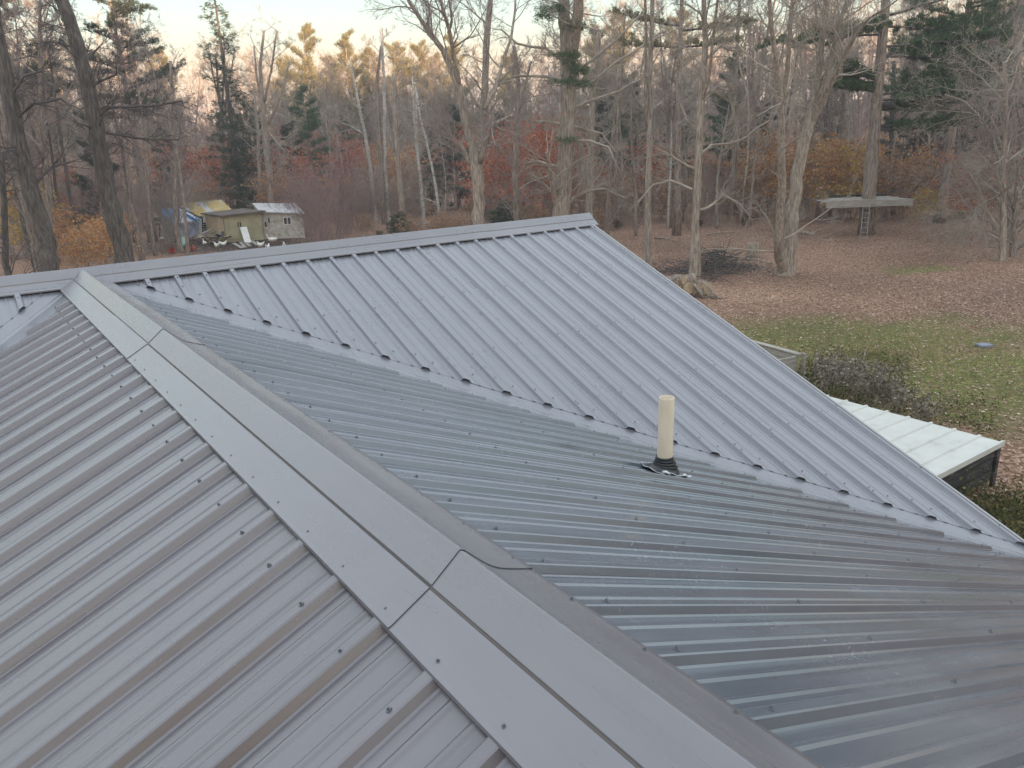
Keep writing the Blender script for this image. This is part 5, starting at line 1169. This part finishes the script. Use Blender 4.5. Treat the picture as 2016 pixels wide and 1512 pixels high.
# fine twiggy brush bushes
def brush(seed, H, twig, n=40):
    rng_ = random.Random(seed); root = empty('brush_bush'); cr = MB()
    for k in range(n):
        a = rng_.uniform(0, 6.28); e = rng_.uniform(.1, .6); d = Vector((math.cos(a)*e, math.sin(a)*e, 1)).normalized()
        grow(cr, (rng_.gauss(0, .5), rng_.gauss(0, .5), -.1), tuple(d), H*rng_.uniform(.55, 1), .016, 1, rng_, (0, 7, 5), .05, .12, None, .006, (.2, .7))
    cr.build('stems', M[twig], root); return root
B1 = brush(401, 4.4, 'twig_plum', 24); B2 = brush(402, 4.0, 'twig', 36)
tag(B1, 'dense plum brown twig thicket right of the hen house', 'bush', 'plum twig thickets'); tag(B2, 'grey leafless brush in the understorey', 'bush', 'grey brush')
f1 = True; f2 = True
for k, px, D, s, lb in ((1, 632, 47, 1.05, 'large plum brown twig thicket covering the right side of the hen house'), (1, 660, 50, 1.15, 'plum brown twig thicket, tallest and widest, right of the hen house'), (1, 600, 53, 1.0, 'plum brown twig thicket behind the hen house'), (1, 690, 54, .9, 'plum brown twig thicket farthest right, before the whitest birch'), (1, 615, 45, .7, 'smallest plum brown twig thicket at the hen house corner')):
    p = at(px, 440, D); loc = (p.x, p.y, gz(p.x, p.y))
    if f1: B1.location = loc; B1.scale = (s,)*3; f1 = False; B1['label'] = lb
    else: copy_tree(B1, loc, rng.uniform(0, 6), s, lb)
for i in range(44):
    px = rng.uniform(-60, 2080); D = rng.uniform(50, 72); p = at(px, 440, D); loc = (p.x, p.y, gz(p.x, p.y)); s = rng.uniform(.6, 1.1)
    if 400 < px < 720 and D < 56: continue
    if f2: B2.location = loc; B2.scale = (s,)*3; f2 = False
    else: copy_tree(B2, loc, rng.uniform(0, 6), s)

# ---- far wood that reads as one mass
nr = np.random.default_rng(9); mb = MB(); rng = random.Random(91); cent = []
for i in range(700):
    u = rng.uniform(-1.15, 1.15); D = rng.uniform(100, 165); p = CAM+HF*D+HR*(D*u*.85); z0 = gz(p.x, p.y); h = rng.uniform(8, 14); r_ = rng.uniform(.06, .16)
    mb.tube([(p.x, p.y, z0-.3), (p.x+rng.gauss(0, .3), p.y+rng.gauss(0, .3), z0+h*.5), (p.x+rng.gauss(0, .6), p.y+rng.gauss(0, .6), z0+h)], [r_, r_*.7, .02], 4, cap=False)
    for k in range(22):
        q = (p.x+rng.gauss(0, .3), p.y+rng.gauss(0, .3), z0+h*rng.uniform(.25, .98)); a = rng.uniform(0, 6.28)
        grow(mb, q, Vector((math.cos(a), math.sin(a), rng.uniform(.4, 1.4))).normalized().to_tuple(), rng.uniform(1.2, 2.8), .03, 2, rng, (0, 0, 3), .1, .12, None, .014)
tag(mb.build('distant_woods', M['twig']), kind='stuff')
c = []
for i in range(9000):
    u = rng.uniform(-1.15, 1.15); D = rng.uniform(84, 150); p = CAM+HF*D+HR*(D*u*.85); z0 = gz(p.x, p.y); c.append((p.x, p.y, z0+abs(rng.gauss(0, 1.6))))
link('distant_undergrowth', np_mesh('distant_undergrowth', leaf_cloud(c, 12, .34, .8, nr, .6), 4), M['leaf_brown'])['kind'] = 'stuff'

# ---- fallen leaves, grass and weeds on the yard
N_ = 85000
D = 8+50*nr.random(N_)**.8; u = nr.uniform(-.12, .9, N_); X_ = CAM.x+HF.x*D+HR.x*D*u; Y_ = CAM.y+HF.y*D+HR.y*D*u
keep = nr.random(N_) < .9; X_, Y_, D = X_[keep], Y_[keep], D[keep]
Z_ = np.array([gz(x, y) for x, y in zip(X_, Y_)])+.02
C_ = np.stack([X_, Y_, Z_], 1)
V = leaf_cloud(C_, 1, .078, .0, nr, 1.); V[:, 2] = np.repeat(Z_, 4)+(V[:, 2]-np.repeat(Z_, 4))*.35+.01
M['litter'] = island('litter_leaves', [(0, (.16, .09, .065)), (.4, (.32, .20, .15)), (.75, (.46, .32, .25)), (1, (.62, .50, .38))])
link('fallen_leaves', np_mesh('fallen_leaves', V, 4), M['litter'])['kind'] = 'stuff'
def weeds(name, px0, px1, py0, py1, n, h, seed, label=None):
    nr_ = np.random.default_rng(seed); c = []; d = []
    for i in range(n):
        p = on_ground(nr_.uniform(px0, px1), nr_.uniform(py0, py1)); k = 5
        for j in range(k): c.append((p.x+nr_.normal()*.05, p.y+nr_.normal()*.05, GZ+h*nr_.random()*abs(nr_.normal()*.6)))
    return leaf_cloud(c, 3, .055, .09, nr_, 1.)
V1 = weeds('w', 1575, 1790, 718, 800, 420, .34, 5); V2 = weeds('w', 1700, 1960, 790, 870, 150, .2, 6); V3 = weeds('w', 1890, 2060, 990, 1120, 500, .5, 8)
link('weeds', np_mesh('weeds', np.concatenate([V1, V2, V3]), 4), M['leaf_green'])['kind'] = 'stuff'
M['dry'] = island('dry_seedheads', [(0, (.08, .065, .045)), (.6, (.18, .155, .11)), (1, (.34, .31, .25))])
mbr = []
for i, (px, py, s) in enumerate(((1605, 775, 1), (1650, 785, 1.1), (1690, 792, 1), (1725, 800, .9), (1830, 838, .7), (1800, 828, .8), (1630, 765, .9), (1670, 765, .9), (1705, 770, .9), (1745, 785, .8), (1765, 812, .8), (1640, 745, .7), (1610, 750, .7))):
    p = on_ground(px, py); o = empty('dry_weed', p); rg = random.Random(500+i); n2 = np.random.default_rng(i); cr = MB(); tips = []
    for k in range(9):
        a = rg.uniform(0, 6.28); grow(cr, (rg.gauss(0, .15), rg.gauss(0, .15), -.05), Vector((math.cos(a)*.3, math.sin(a)*.3, 1)).normalized().to_tuple(), s*rg.uniform(.5, .95), .006, 1, rg, (0, 5), .03, .12, tips, .003, (.3, .8))
    cr.build('stems', M['twig_pale'], o); c = np.array([q for pts, l in tips for q in pts[2:]]); link('leaves', np_mesh('leaves', leaf_cloud(c, 2, .07, .03, n2, 1), 4), M['dry'], o)  # the part called leaves is the weed's loose seedheads
    tag(o, 'dry pale seeding weed between the roof edge and the lawn', 'weed', 'dry weeds by the roof edge')
gr = nr.random((26000, 2)); g1 = on_ground(1640, 665); g2 = on_ground(1800, 740)
th = nr.uniform(0, 6.283, 26000); rr = nr.random(26000)**.8*1.15; ang_ = R(-40)
lx = rr*np.cos(th)*9; ly = rr*np.sin(th)*4.2; cx, cy = (g1.x+g2.x)/2, (g1.y+g2.y)/2
gx = cx+lx*math.cos(ang_)-ly*math.sin(ang_); gy = cy+lx*math.sin(ang_)+ly*math.cos(ang_)
C_ = np.stack([gx, gy, np.full(26000, GZ)], 1)
M['grass'] = island('grass_blades', [(0, (.08, .09, .03)), (.5, (.15, .16, .05)), (1, (.26, .24, .09))])
link('grass', np_mesh('grass', needle_cloud(C_, np.tile([0, 0, 1.], (26000, 1)), 2, .07, .010, nr, thick=.03), 3), M['grass'])['kind'] = 'stuff'
# ---- woods that close the clearing on the other sides of the house
ring = []
for i in range(64):
    a = rng.uniform(0, 2*math.pi); d = rng.uniform(30, 62); x, y = CAM.x+d*math.cos(a), CAM.y+d*math.sin(a)
    v = Vector((x, y, 0))-Vector((CAM.x, CAM.y, 0)); f = v.dot(HF); s = v.dot(HR)
    if f > 0 and abs(s) < f*.85+6: continue
    ring.append((x, y))
mt_ = [(o, o.get('label')) for o in col.objects if o.type == 'EMPTY' and o.get('label', '').startswith(('dark pine with ragged', 'shorter broad dark spruce'))]
for i, (x, y) in enumerate(ring):
    src_ = mt_[i % 3 > 0][0] if i % 2 else kinds[(i*5) % 6]
    lb = 'dark evergreen of the woods behind the photographer' if i % 2 else 'bare tree of the woods behind the photographer'
    copy_tree(src_, (x, y, gz(x, y)), rng.uniform(0, 6), 1.0 if not (i % 2 and i % 3 == 0) else 1.1, lb, 'woods behind the photographer')
# ---- haze
mb = MB(); mb.box((CAM.x, CAM.y, 7), (930, 930, 2*(7-GZ)+2.4)); hz = mb.mesh('haze'); hm = bpy.data.materials.new('haze'); hm.use_nodes = True
hm.node_tree.nodes.clear(); ho = hm.node_tree.nodes.new('ShaderNodeOutputMaterial'); hv = hm.node_tree.nodes.new('ShaderNodeVolumePrincipled')
hv.inputs['Color'].default_value = (.93, .90, .92, 1); hv.inputs['Density'].default_value = .0013; hv.inputs['Anisotropy'].default_value = .2
hm.node_tree.links.new(hv.outputs[0], ho.inputs['Volume']); link('haze', hz, hm)['kind'] = 'stuff'
